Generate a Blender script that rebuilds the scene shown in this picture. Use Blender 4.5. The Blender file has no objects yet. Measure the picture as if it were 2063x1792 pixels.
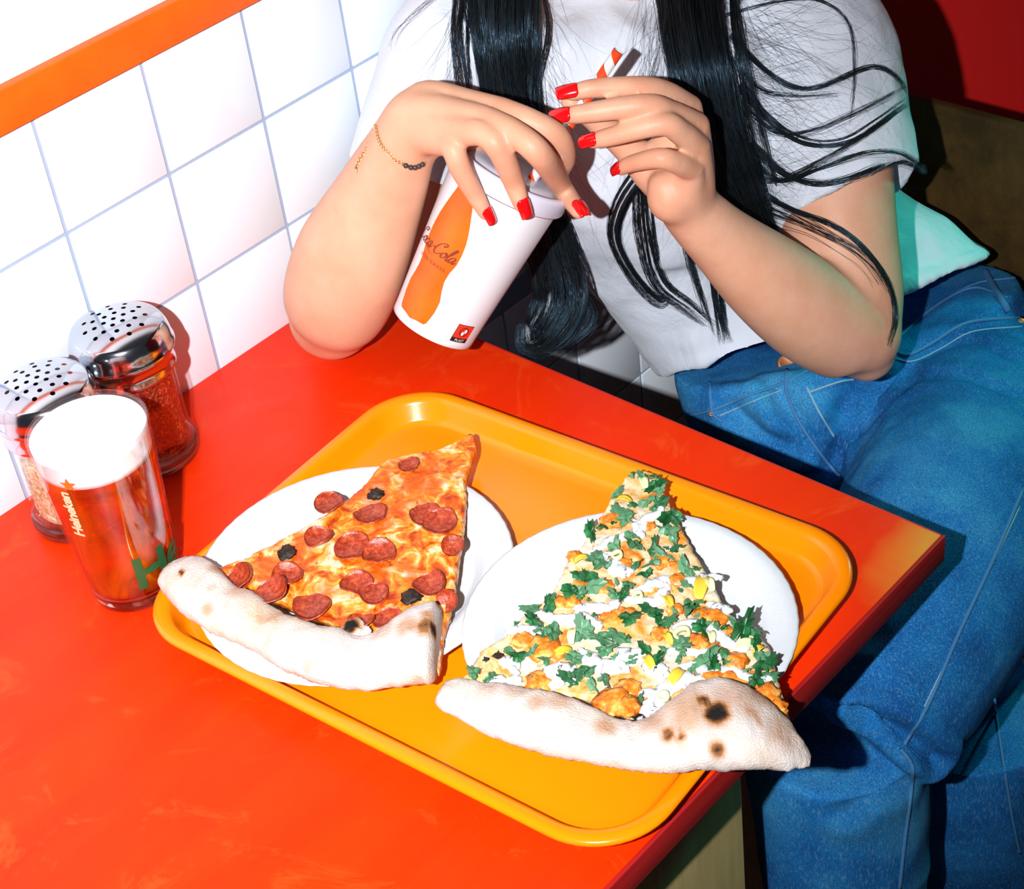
import bpy, bmesh, math, random
import numpy as np
from mathutils import Vector, Matrix, noise
from mathutils.bvhtree import BVHTree
random.seed(7); rng = np.random.default_rng(7)
PI = math.pi
sc = bpy.context.scene
COL = sc.collection

# ------------------------------------------------------------------ camera (solved from the tile grid and the table edges)
FOC = 3613.311; PW, PH = 2063, 1792
RM = np.array([[0.747748, -0.344980, 0.567328], [0.655281, 0.521287, -0.546687], [-0.107145, 0.780544, 0.615850]])
CAM = np.array([1.05304, -0.59170, 1.59528])
def ray(px, py): return RM @ np.array([(px - PW/2)/FOC, -(py - PH/2)/FOC, -1.0])
def D(px, py, dep): return CAM + dep*ray(px, py)            # point seen at a pixel, at a depth along the view axis
def U(px, py, ax, val):                                      # point seen at a pixel on an axis-aligned plane
    d = ray(px, py); return CAM + (val - CAM[ax])/d[ax]*d
cd = bpy.data.cameras.new('camera'); cam = bpy.data.objects.new('camera', cd); COL.objects.link(cam)
cd.sensor_width = 36.0; cd.lens = FOC/PW*36.0; cd.clip_start = .05; cd.clip_end = 30
M4 = Matrix([[*RM[0], CAM[0]], [*RM[1], CAM[1]], [*RM[2], CAM[2]], [0, 0, 0, 1]])
cam.matrix_world = M4; sc.camera = cam

# ------------------------------------------------------------------ light: on-camera flash held to the left, dim room, green neon behind
w = bpy.data.worlds.new('room_light'); sc.world = w; w.use_nodes = True
w.node_tree.nodes['Background'].inputs[0].default_value = (.55, .62, .75, 1); w.node_tree.nodes['Background'].inputs[1].default_value = .05
def lamp(name, kind, loc, energy, color, size=.02, target=None, spot=None, blend=.5):
    l = bpy.data.lights.new(name, kind); l.energy = energy; l.color = color
    if kind == 'AREA': l.size = size
    else: l.shadow_soft_size = size
    if kind == 'SPOT': l.spot_size = spot; l.spot_blend = blend
    o = bpy.data.objects.new(name, l); COL.objects.link(o); o.location = loc
    if target is not None: o.rotation_euler = (Vector(target) - Vector(loc)).to_track_quat('-Z', 'Y').to_euler()
    return o
FL = CAM - .15*RM[:, 0]
lamp('flash', 'SPOT', FL, 136, (.95, .97, 1.0), .009, D(240, 830, 1.27), math.radians(75), 1.0)
lamp('neon_lamp', 'SPOT', (.58, 1.17, 1.12), 15, (.02, 1, .78), .05, D(1960, 930, 1.54), math.radians(46), .8)
sc.view_settings.view_transform = 'Standard'; sc.view_settings.look = 'None'
sc.view_settings.exposure = 0; sc.view_settings.gamma = 1; sc.view_settings.use_curve_mapping = False

# ------------------------------------------------------------------ helpers
class NT:
    def __init__(s, name):
        s.m = bpy.data.materials.new(name); s.m.use_nodes = True; s.t = s.m.node_tree
        s.b = s.t.nodes['Principled BSDF']; s.out = s.t.nodes['Material Output']; s._c = None
    def n(s, typ, **kw):
        nd = s.t.nodes.new(typ)
        for k, v in kw.items():
            if k.startswith('i_'): nd.inputs[k[2:].replace('_', ' ')].default_value = v
            else: setattr(nd, k, v)
        return nd
    def l(s, a, b): s.t.links.new(a, b)
    def co(s):
        if s._c is None: s._c = s.n('ShaderNodeTexCoord').outputs['Object']
        return s._c
    def noise(s, scale, detail=3, rough=.55, dist=0, vec=None, sc3=None):
        nd = s.n('ShaderNodeTexNoise'); nd.inputs['Scale'].default_value = scale; nd.inputs['Detail'].default_value = detail
        nd.inputs['Roughness'].default_value = rough; nd.inputs['Distortion'].default_value = dist
        v = vec or s.co()
        if sc3:
            mp = s.n('ShaderNodeMapping'); mp.inputs['Scale'].default_value = sc3; s.l(v, mp.inputs[0]); v = mp.outputs[0]
        s.l(v, nd.inputs['Vector']); return nd.outputs['Fac']
    def ramp(s, fac, stops, interp='LINEAR'):
        nd = s.n('ShaderNodeValToRGB'); e = nd.color_ramp.elements; nd.color_ramp.interpolation = interp
        while len(e) < len(stops): e.new(.5)
        for el, (p, c) in zip(e, stops): el.position = p; el.color = (*c, 1) if len(c) == 3 else c
        s.l(fac, nd.inputs[0]); return nd.outputs[0]
    def mix(s, fac, a, b, typ='MIX'):
        nd = s.n('ShaderNodeMix', data_type='RGBA', blend_type=typ)
        for sock, v in ((nd.inputs[0], fac), (nd.inputs[6], a), (nd.inputs[7], b)):
            if hasattr(v, 'links') or hasattr(v, 'is_linked'): s.l(v, sock)
            elif isinstance(v, (int, float)): sock.default_value = v
            else: sock.default_value = (*v, 1)
        return nd.outputs[2]
    def math(s, op, a, b=None):
        nd = s.n('ShaderNodeMath', operation=op)
        for i, v in enumerate((a, b)):
            if v is None: continue
            if isinstance(v, (int, float)): nd.inputs[i].default_value = v
            else: s.l(v, nd.inputs[i])
        return nd.outputs[0]
    def bump(s, h, strength=.3, dist=.001):
        nd = s.n('ShaderNodeBump'); nd.inputs['Strength'].default_value = strength; nd.inputs['Distance'].default_value = dist
        s.l(h, nd.inputs['Height']); s.l(nd.outputs[0], s.b.inputs['Normal']); return nd
    def col(s, v):
        if isinstance(v, tuple): s.b.inputs['Base Color'].default_value = (*v, 1)
        else: s.l(v, s.b.inputs['Base Color'])
    def set(s, **k):
        for a, v in k.items():
            nm = {'rough': 'Roughness', 'metal': 'Metallic', 'spec': 'Specular IOR Level', 'trans': 'Transmission Weight', 'ior': 'IOR', 'coat': 'Coat Weight',
                  'sss': 'Subsurface Weight', 'sscale': 'Subsurface Scale', 'sheen': 'Sheen Weight', 'coatr': 'Coat Roughness'}[a]
            if isinstance(v, (int, float)): s.b.inputs[nm].default_value = v
            else: s.l(v, s.b.inputs[nm])
        return s
def simple(name, c, rough=.5, metal=0, spec=.5, nz=None):
    t = NT(name); t.col(c); t.set(rough=rough, metal=metal, spec=spec)
    if nz: t.bump(t.noise(nz[0], 4), nz[1], nz[2])
    return t.m

def link(o, parent=None):
    COL.objects.link(o)
    if parent is not None: o.parent = parent
    return o
def mesh(name, V, Fc, mat, parent=None, smooth=True):
    me = bpy.data.meshes.new(name); me.from_pydata([tuple(map(float, v)) for v in V], [], [tuple(f) for f in Fc]); me.update()
    if mat: me.materials.append(mat)
    if smooth: me.polygons.foreach_set('use_smooth', [True]*len(me.polygons))
    return link(bpy.data.objects.new(name, me), parent)
def from_bm(name, bm, mat, parent=None, smooth=True):
    me = bpy.data.meshes.new(name); bm.to_mesh(me); bm.free()
    if mat: me.materials.append(mat)
    if smooth: me.polygons.foreach_set('use_smooth', [True]*len(me.polygons))
    return link(bpy.data.objects.new(name, me), parent)
def recalc(o):
    bm = bmesh.new(); bm.from_mesh(o.data); bmesh.ops.recalc_face_normals(bm, faces=bm.faces); bm.to_mesh(o.data); bm.free(); return o
def empty(name, loc=(0, 0, 0), rz=0):
    o = bpy.data.objects.new(name, None); o.empty_display_size = .02; o.location = loc; o.rotation_euler = (0, 0, rz); COL.objects.link(o); return o
def tag(o, label=None, cat=None, group=None, kind=None):
    for k, v in (('label', label), ('category', cat), ('group', group), ('kind', kind)):
        if v: o[k] = v
    return o
def keep(o, parent):                                          # parent without moving: geometry given in world space
    o.parent = parent; o.matrix_parent_inverse = Matrix.Identity(4)
    if parent is not None: o.location = Vector(o.location) - Vector(parent.location)
    return o
def boxbm(x0, x1, y0, y1, z0, z1, bev=0, seg=2):
    bm = bmesh.new(); bmesh.ops.create_cube(bm, size=1)
    for v in bm.verts: v.co = Vector(((x0+x1)/2 + v.co.x*(x1-x0), (y0+y1)/2 + v.co.y*(y1-y0), (z0+z1)/2 + v.co.z*(z1-z0)))
    if bev: bmesh.ops.bevel(bm, geom=bm.edges[:], offset=bev, segments=seg, affect='EDGES', profile=.5)
    return bm
def loft(rings, cap=True, ring_closed=True, loop=False):
    n = len(rings[0]); V = [p for r in rings for p in r]; Fc = []
    for i in range(len(rings) - (0 if loop else 1)):
        a, b = i*n, ((i+1) % len(rings))*n
        for k in range(n if ring_closed else n-1):
            k2 = (k+1) % n; Fc.append((a+k, a+k2, b+k2, b+k))
    if cap and not loop: Fc.append(tuple(range(n))[::-1]); Fc.append(tuple(range((len(rings)-1)*n, len(rings)*n)))
    return V, Fc
def lathe(prof, n=48, cap=False, wob=None):
    rings = [[(r*math.cos(2*PI*k/n)*(wob(k, n, r, z) if wob else 1), r*math.sin(2*PI*k/n)*(wob(k, n, r, z) if wob else 1), z) for k in range(n)] for r, z in prof]
    return loft(rings, cap)
def resample(pts, n):
    P = np.asarray(pts, float); d = np.r_[0, np.cumsum(np.linalg.norm(np.diff(P, axis=0), axis=1))]
    t = np.linspace(0, d[-1], n); return np.stack([np.interp(t, d, P[:, i]) for i in range(P.shape[1])], 1)
def spline(pts, n):                                           # Catmull-Rom through the points, any dimension
    P = np.asarray(pts, float); P = np.vstack([2*P[0]-P[1], P, 2*P[-1]-P[-2]]); out = []
    m = len(P) - 3; ts = np.linspace(0, m, n)
    for t in ts:
        i = min(int(t), m-1); u = t - i; a, b, c, d = P[i:i+4]
        out.append(.5*((2*b) + (-a+c)*u + (2*a-5*b+4*c-d)*u*u + (-a+3*b-3*c+d)*u**3))
    return np.array(out)
def frames(P):
    T = np.gradient(P, axis=0); T /= np.linalg.norm(T, axis=1)[:, None] + 1e-12
    n0 = np.cross(T[0], [0, 0, 1.]);
    if np.linalg.norm(n0) < .1: n0 = np.cross(T[0], [0, 1., 0])
    N = [n0/np.linalg.norm(n0)]
    for i in range(1, len(P)):
        v = N[-1] - T[i]*np.dot(N[-1], T[i]); N.append(v/np.linalg.norm(v))
    N = np.array(N); return T, N, np.cross(T, N)
def tube(P, rad, k=10, cap=True, closed=False):
    P = np.asarray(P, float); rad = np.broadcast_to(rad, (len(P),)); T, N, B = frames(P)
    rings = [[P[i] + rad[i]*(math.cos(2*PI*j/k)*N[i] + math.sin(2*PI*j/k)*B[i]) for j in range(k)] for i in range(len(P))]
    return loft(rings, cap, True, closed)
def join(parts):
    V, Fc = [], []
    for v, f in parts:
        o = len(V); V += list(v); Fc += [tuple(i+o for i in q) for q in f]
    return V, Fc
def bvh_of(o):
    return BVHTree.FromPolygons([o.matrix_world @ v.co for v in o.data.vertices], [tuple(p.vertices) for p in o.data.polygons])
def fbm(p, s, o=3): return noise.fractal(Vector(p)*s, 1.0, 2.0, o)
def apply_mods(o):
    bpy.context.view_layer.update(); dg = bpy.context.evaluated_depsgraph_get()
    me = bpy.data.meshes.new_from_object(o.evaluated_get(dg)); o.modifiers.clear(); old = o.data; o.data = me; bpy.data.meshes.remove(old); return o
# ------------------------------------------------------------------ setting
t = NT('glazed_white_tile'); t.col((.84, .89, .95)); t.set(rough=.12, spec=.5); t.bump(t.noise(9, 2), .15, .002); M_TILE = t.m
M_GROUT = simple('pale_grout', (.36, .44, .60), .9, nz=(300, .4, .001))
M_PLASTER = simple('white_plaster', (.9, .9, .9), .8, nz=(60, .25, .002))
t = NT('orange_painted_rail'); nz = t.noise(40, 4); t.col(t.ramp(nz, [(.3, (.95, .115, .002)), (.75, (.95, .14, .004))])); t.set(rough=.45, spec=.4); M_RAIL = t.m
t = NT('red_painted_wall'); nz = t.noise(4, 4, sc3=(1, 1, .15)); t.col(t.ramp(nz, [(.3, (.8, .006, .008)), (.7, (.95, .014, .012))])); t.set(rough=.6); M_REDWALL = t.m
t = NT('tan_floor'); nz = t.noise(14, 5); t.col(t.ramp(nz, [(.3, (.30, .2, .07)), (.7, (.42, .3, .12))])); t.set(rough=.6); M_FLOOR = t.m

def struct(o, name=None): o['kind'] = 'structure'; return o
P = .1                                                        # tile pitch
ZT = .75 + .18453                                             # height of the first grout line above the table
wall = struct(from_bm('wall_left', boxbm(-.12, -.0015, -1.2, .84, 0, 1.03), M_GROUT, smooth=False))
g = .0021
tb = boxbm(-.006, 0, g/2+.0004, P-g/2-.0004, g/2+.0004, P-g/2-.0004, .0011, 2)
tile0 = None
for j in range(1, -10, -1):
    for i in range(-9, 8):
        z0 = ZT + (j-1)*P; y0 = i*P
        if z0 + P < 0: continue
        off = (0, 0)
        if z0 + P < .72 and y0 > .2: off = (.036, -.025)      # the band below the table is laid on its own lines
        if tile0 is None: o = from_bm('tile', tb, M_TILE, wall); tile0 = o
        else: o = tile0.copy(); link(o, wall)
        o.location = (random.uniform(-.0003, .0003), y0 + off[0], z0 + off[1])
        o.rotation_euler = (0, random.uniform(-.003, .003), random.uniform(-.003, .003))
zl = float(np.mean([U(0, 278, 0, .008)[2], U(400, 68, 0, .008)[2]])); zh = float(np.mean([U(0, 187, 0, .008)[2], U(340, 7, 0, .008)[2]]))
up = struct(from_bm('wall_left_upper', boxbm(-.12, -.001, -1.2, .84, zh-.005, 2.5), M_PLASTER, smooth=False))
struct(from_bm('trim_1', boxbm(-.01, .008, -1.2, .84, zl, zh, .0012, 2), M_RAIL))
struct(from_bm('floor', boxbm(-1.2, 3.2, -1.6, 2.0, -.05, 0), M_FLOOR, smooth=False))
YB = 1.24
struct(from_bm('wall_back', boxbm(-1.2, 3.2, YB, YB+.1, 0, 2.5), M_REDWALL, smooth=False))
# ------------------------------------------------------------------ table
t = NT('red_lacquered_tabletop')
sp = t.n('ShaderNodeSeparateXYZ'); t.l(t.co(), sp.inputs[0])
g1 = t.noise(7, 5, .6, sc3=(3.2, .5, 1)); g2 = t.noise(60, 3, sc3=(6, .4, 1))
base = t.ramp(g1, [(.25, (.90, .024, .0003)), (.75, (.96, .044, .0005))])
base = t.mix(t.math('MULTIPLY', g2, .22), base, (.8, .012, .001))
# table corner: yellow-orange mixed in, fading with distance, edge broken by noise
dx = t.math('SUBTRACT', sp.outputs[0], .596); dy = t.math('SUBTRACT', sp.outputs[1], .250)
d2 = t.math('SQRT', t.math('ADD', t.math('MULTIPLY', t.math('MULTIPLY', dx, dx), 6.0), t.math('MULTIPLY', t.math('MULTIPLY', dy, dy), 1.0)))
d2 = t.math('ADD', d2, t.math('MULTIPLY', t.math('SUBTRACT', t.noise(45, 5), .5), .035))
tinted = t.ramp(d2, [(.02, (1, 1, 1)), (.095, (0, 0, 0))])
base = t.mix(tinted, base, (.85, .32, .03))
sm = t.noise(9, 5, .65, .8)
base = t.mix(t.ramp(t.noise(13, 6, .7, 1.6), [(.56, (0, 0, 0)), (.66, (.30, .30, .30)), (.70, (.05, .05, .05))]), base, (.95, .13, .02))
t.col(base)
rr = t.ramp(sm, [(.35, (.36, .36, .36)), (.55, (.46, .46, .46)), (.7, (.58, .58, .58))]); t.set(rough=rr, spec=.16); t.bump(t.noise(120, 3, sc3=(2, .3, 1)), .06, .0006)
M_TABLE = t.m
t = NT('dark_red_table_edge'); nz = t.noise(60, 4, sc3=(.15, .15, 4)); t.col(t.ramp(nz, [(.3, (.30, .006, .006)), (.7, (.5, .012, .012))])); t.set(rough=.55); M_TEDGE = t.m
TX, TY, TZ = .5953, .2505, .75
tab = tag(empty('dining_table', (.3, -.2, 0)), 'bright red lacquered dining table with yellow-orange corner against the tiled wall', 'table')
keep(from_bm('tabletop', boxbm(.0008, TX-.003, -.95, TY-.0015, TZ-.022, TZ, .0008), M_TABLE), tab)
keep(from_bm('edge_band', boxbm(TX-.003, TX, -.95, TY, TZ-.0235, TZ-.0002, .0006), M_TEDGE), tab)['label'] = 'darker red edge strip'
keep(from_bm('edge_band', boxbm(.0008, TX-.0032, TY-.0015, TY, TZ-.0235, TZ-.0002, .0006), M_TEDGE), tab)
M_BLK = simple('black_steel', (.01, .01, .01), .4, .6)
v, f = lathe([(.0, .001), (.2, .001), (.2, .012), (.18, .02), (.035, .03), (.035, .70), (.12, .722), (.12, .7275), (0, .7275)], 40)
o = mesh('pedestal', v, f, M_BLK); o.location = (.28, -.2, 0); keep(o, tab)
t = NT('tan_laminate'); nz = t.noise(18, 5, sc3=(1, 4, .4)); t.col(t.ramp(nz, [(.3, (.34, .24, .09)), (.7, (.46, .34, .14))])); t.set(rough=.6); M_TAN = t.m
YE = float(U(1495, 1615, 0, .545)[1]); keep(from_bm('side_panel', boxbm(.525, .545, -.93, YE, .02, TZ-.022, .001), M_TAN), tab)['label'] = 'tan support panel under the top'
# ------------------------------------------------------------------ bench behind the sitter
t = NT('brown_worn_leather'); nz = t.noise(9, 6, .7); nz2 = t.noise(70, 5, .7, sc3=(1, 1, .35))
c = t.ramp(nz, [(.35, (.05, .028, .006)), (.6, (.16, .085, .016)), (.75, (.27, .15, .03))]); c = t.mix(t.math('MULTIPLY', nz2, .8), c, (.03, .018, .006)); t.col(c); t.set(rough=.6, spec=.3); t.bump(nz2, .3, .002); M_LEATHER = t.m
YK = .80; ZB = float(U(1950, 229, 1, YK)[2])
bn = tag(empty('bench', (.8, .7, 0)), 'brown timeworn bench with upright back behind the sitting person', 'bench')
keep(from_bm('backrest', boxbm(.004, 1.9, YK, YK+.014, .30, ZB, .004, 3), M_LEATHER), bn)
keep(from_bm('seat', boxbm(.19, 1.9, .60, YK-.001, .30, .392, .015, 3), M_LEATHER), bn)
for x in (.5, 1.75):
    for y in (.66, .77): keep(from_bm('leg', boxbm(x-.02, x+.02, y-.02, y+.02, 0, .305, .003), M_BLK), bn)
# ------------------------------------------------------------------ tray
t = NT('yellow_moulded_plastic'); t.col((.98, .25, .001)); t.set(rough=.22, spec=.5); t.bump(t.noise(500, 2), .03, .0003); M_TRAY = t.m
def rrect(a, b, r, n=14):
    out = []
    for cx, cy, a0 in ((a-r, b-r, 0), (-a+r, b-r, PI/2), (-a+r, -b+r, PI), (a-r, -b+r, 3*PI/2)):
        for k in range(n): th = a0 + PI/2*k/(n-1); out.append((cx + r*math.cos(th), cy + r*math.sin(th)))
    return out
tray = tag(empty('serving_tray', (.385, .0194, TZ), .0846), 'yellow plastic serving tray with rounded corners on the red table', 'tray')
def tray_ring(ins, z): return [(x, y, z) for x, y in rrect(.2077-ins, .1574-ins, max(.0529-ins*.75, .012))]
prof = [(.0, .0168), (.0006, .0158), (.0016, .0168), (.0045, .0178), (.0100, .0186), (.0118, .0166), (.0165, .006), (.0185, .0032), (.022, .0022), (.20*.5, .0022)]
prof_top = [(.0012, .0162), (.0002, .0178), (.0002, .0196), (.0016, .0210), (.0045, .0216), (.0088, .0214), (.0108, .0200), (.0122, .0180), (.0170, .0076), (.0190, .0050), (.0225, .0042), (.03, .0040)]
rings = [tray_ring(.03, .0004)] + [tray_ring(.0225, .0004), tray_ring(.0190, .0014), tray_ring(.0150, .006), tray_ring(.0095, .0168), tray_ring(.0085, .0190), tray_ring(.0040, .0190)] + [tray_ring(i, z) for i, z in prof_top]
v, f = loft(rings, True)
o = mesh('tray_body', v, f, M_TRAY, tray); recalc(o)
# ------------------------------------------------------------------ paper plates
t = NT('white_paper_plate'); nz = t.noise(700, 3); t.col(t.ramp(nz, [(.3, (.66, .70, .745)), (.7, (.72, .755, .79))])); t.set(rough=.55); t.bump(nz, .06, .0004); M_PAPER = t.m
def plate(name, cx, cy, z, R, rx, ry, label):
    def wob(k, n, r, zz): return 1 + (.0016*math.cos(2*PI*k*60/n) if r > .8*R else 0)
    prof = [(0, .0009), (.72*R, .0009), (.755*R, .0024), (.80*R, .0085), (.84*R, .0102), (.92*R, .0122), (.985*R, .0128), (R, .0118), (R, .0110), (.98*R, .0119), (.92*R, .0112), (.84*R, .0092), (.805*R, .0074), (.765*R, .0010), (.73*R, 0), (0, 0)]
    v, f = lathe(prof, 240, False, wob); o = mesh(name, v, f, M_PAPER); recalc(o)
    o.location = (cx, cy, z); o.rotation_euler = (rx, ry, 0)
    tag(o, label, 'plate', 'paper plates on the tray'); return o
plate('paper_plate', .2937, -.0274, .7606, .1117, .0, .004, 'white paper plate under the pepperoni slice')
plate('paper_plate', .4843, .0395, .7630, .1099, .0, .012, 'white paper plate under the parsley topped slice')

# ------------------------------------------------------------------ pizza
def polyU(pts, z, sc=1, ox=0, oy=0): return [U(ox + x/sc, oy + y/sc, 2, z) for x, y in pts]
def slice_base(name, left, right, ztop, thick, mat, parent, tipbend=0., seed=0, n=130, m=90, rag=.0012):
    L = resample(left, n); Rr = resample(right, n)
    Vt, Vb = [], []
    for i in range(n):
        for k in range(m):
            u = k/(m-1); p = L[i]*(1-u) + Rr[i]*u
            e = min(u, 1-u)
            jag = rag*fbm((p[0], p[1], seed), 260)*(1 if e < .04 else .2)
            d = (Rr[i]-L[i]); d = d/(np.linalg.norm(d)+1e-9); p = p + d*jag*(1 if u > .5 else -1)
            z = ztop(p) + .0011*fbm((p[0], p[1], seed+3), 90, 4) + .0006*fbm((p[0], p[1], seed+9), 320, 3)
            rnd = min(1, e/.03); z -= .0028*(1-rnd)**2
            Vt.append((p[0], p[1], z)); Vb.append((p[0]-d[0]*0, p[1], ztop(p) - thick + .0006*fbm((p[0], p[1], seed+5), 120)))
    V = Vt + Vb; N = n*m; Fc = []
    for i in range(n-1):
        for k in range(m-1):
            a = i*m+k; Fc.append((a, a+m, a+m+1, a+1)); Fc.append((N+a, N+a+1, N+a+m+1, N+a+m))
    bd = [(0, k) for k in range(m)] + [(i, m-1) for i in range(1, n)] + [(n-1, k) for k in range(m-2, -1, -1)] + [(i, 0) for i in range(n-2, 0, -1)]
    for q in range(len(bd)):
        a = bd[q][0]*m + bd[q][1]; b2 = bd[(q+1) % len(bd)]; b = b2[0]*m + b2[1]; Fc.append((a, b, N+b, N+a))
    return recalc(mesh(name, V, Fc, mat, parent))
def crust(name, pairs, z, flat, mat, parent, seed=0, n=110, k=36, amp=.0014, lift=None):
    A = spline([p[0] for p in pairs], n); B = spline([p[1] for p in pairs], n); rings = []
    for i in range(n):
        c = (A[i]+B[i])/2; h = (A[i]-B[i])/2; hw = np.linalg.norm(h); d = h/hw; s = i/(n-1)
        e = min(s, 1-s); tap = 1.0 if e > .02 else .82 + .18*(e/.02)
        hh = min(hw*flat, .0155)*tap; cz = z + hh + (lift(s) if lift else 0)
        ring = []
        for j in range(k):
            th = 2*PI*j/k; x = math.cos(th); y = math.sin(th)
            sx = math.copysign(abs(x)**.85, x); sy = math.copysign(abs(y)**.85, y)
            p = np.array([c[0], c[1], cz]) + d*hw*sx*tap + np.array([0, 0, hh*sy])
            nv = d*x + np.array([0, 0, y])
            p = p + nv*(amp*fbm((p[0], p[1], p[2]+seed), 75, 3) + .0005*fbm((p[0], p[1], p[2]+seed), 300, 2))
            ring.append(p)
        rings.append(ring)
    for end in (0, -1):                                         # torn, slightly hollow ends
        c = np.mean(rings[end], axis=0); inner = [c + (np.array(p)-c)*.6 for p in rings[end]]
        if end == 0: rings.insert(0, inner)
        else: rings.append(inner)
    v, f = loft(rings, True); return recalc(mesh(name, v, f, mat, parent))
# cheese and dough
t = NT('baked_cheese')
a = t.noise(62, 6, .62, .9); b2 = t.noise(150, 5, .6, .3); big = t.noise(26, 3, .6, .5)
c = t.ramp(a, [(.32, (.30, .022, .003)), (.40, (.62, .075, .004)), (.47, (.86, .20, .010)), (.53, (.92, .36, .04)), (.58, (.86, .55, .22)), (.64, (.86, .70, .48))])
c = t.mix(t.ramp(big, [(.50, (0, 0, 0)), (.62, (.75, .75, .75))]), c, (.70, .085, .004))
c = t.mix(t.ramp(b2, [(.62, (0, 0, 0)), (.70, (.75, .75, .75))]), c, (.33, .035, .006))
t.col(c); t.set(rough=t.ramp(b2, [(.3, (.18, .18, .18)), (.7, (.5, .5, .5))]), spec=.5); t.bump(t.math('ADD', a, t.math('MULTIPLY', b2, .6)), .8, .0016); M_CHEESE = t.m
t = NT('baked_crust')
a = t.noise(30, 4, .6, .2); b2 = t.noise(13, 3, .6); fl = t.noise(700, 3)
c = t.ramp(a, [(.40, (.68, .57, .49)), (.58, (.62, .47, .35)), (.70, (.54, .30, .13)), (.80, (.42, .17, .05))])
c = t.mix(t.ramp(b2, [(.42, (1, 1, 1)), (.62, (.1, .1, .1))]), c, (.72, .64, .60))
c = t.mix(t.ramp(fl, [(.55, (0, 0, 0)), (.75, (.35, .35, .35))]), c, (.78, .74, .72))
at = t.n('ShaderNodeAttribute'); at.attribute_name = 'toast'; tf = t.math('MULTIPLY', at.outputs['Fac'], t.math('ADD', .55, t.math('MULTIPLY', t.noise(140, 4, .6), .9)))
c = t.mix(t.ramp(tf, [(.04, (0, 0, 0)), (.5, (1, 1, 1))]), c, (.46, .20, .07)); c = t.mix(t.ramp(tf, [(.42, (0, 0, 0)), (.72, (1, 1, 1))]), c, (.07, .028, .012)); c = t.mix(t.ramp(tf, [(.72, (0, 0, 0)), (.9, (1, 1, 1))]), c, (.010, .009, .008))
t.col(c); t.set(rough=.85, spec=.2); t.bump(t.math('ADD', fl, a), .6, .0016); M_CRUST = t.m
t = NT('charred_dough'); nz = t.noise(260, 4); t.col(t.ramp(nz, [(.4, (.006, .005, .004)), (.65, (.05, .022, .012))])); t.set(rough=.6); t.bump(nz, .9, .001); M_CHAR = t.m
t = NT('cured_pepperoni')
nz = t.noise(260, 5, .7); rn = t.noise(90, 3)
c = t.ramp(nz, [(.35, (.16, .014, .005)), (.5, (.40, .042, .014)), (.66, (.56, .11, .04))]); c = t.mix(t.ramp(rn, [(.5, (0, 0, 0)), (.7, (.5, .5, .5))]), c, (.30, .03, .01))
t.col(c); t.set(rough=.24, spec=.55); t.bump(nz, .6, .0009); M_PEP = t.m

Z1 = .783
q4 = (2.7507, 300, 840)
L1 = polyU([(945, 868), (925, 882), (880, 902), (822, 914), (770, 928), (735, 972), (690, 1010), (640, 1040), (600, 1066), (560, 1085), (500, 1118), (437, 1142), (395, 1135)], Z1)
R1 = polyU([(952, 872), (957, 893), (947, 925), (936, 962), (938, 990), (935, 1040), (928, 1090), (920, 1150), (910, 1195), (902, 1240), (893, 1270), (889, 1300), (884, 1345)], Z1)
sl1 = tag(empty('pizza_slice', (*((L1[0]+L1[-1]+R1[-1])/3)[:2], .765)), 'pepperoni pizza slice with bare pale crust on the paper plate', 'pizza slice')
z1 = lambda p: Z1 + .0006*math.sin(p[0]*40) - .002*max(0, min(1, (.06-np.hypot(p[0]-L1[0][0], p[1]-L1[0][1]))/.06))
b1 = slice_base('topped_base', L1, R1, z1, .0085, M_CHEESE, None, seed=1)
prs = [((190, 785), (60, 855)), ((300, 800), (72, 960)), ((400, 865), (200, 1100)), ((490, 950), (310, 1162)), ((600, 995), (430, 1215)), ((710, 1075), (560, 1272)), ((820, 1128), (690, 1355)), ((940, 1175), (830, 1425)), ((1060, 1200), (990, 1484)), ((1200, 1240), (1150, 1492)), ((1350, 1175), (1320, 1492)), ((1500, 1105), (1460, 1487)), ((1632, 1072), (1572, 1497))]
c1 = crust('crust', [(U(q4[1]+a[0]/q4[0], q4[2]+a[1]/q4[0], 2, .786), U(q4[1]+b[0]/q4[0], q4[2]+b[1]/q4[0], 2, .786)) for a, b in prs], .7752, .52, M_CRUST, None, seed=2, lift=lambda s: .004*math.exp(-(s/.12)**2))
bv1 = bvh_of(b1); bc1 = bvh_of(c1)
def drop(bv, p, z=1.0):
    h = bv.ray_cast(Vector((p[0], p[1], z)), Vector((0, 0, -1))); return h
keep(b1, sl1); keep(c1, sl1)['label'] = 'floury pale crust'
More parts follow.
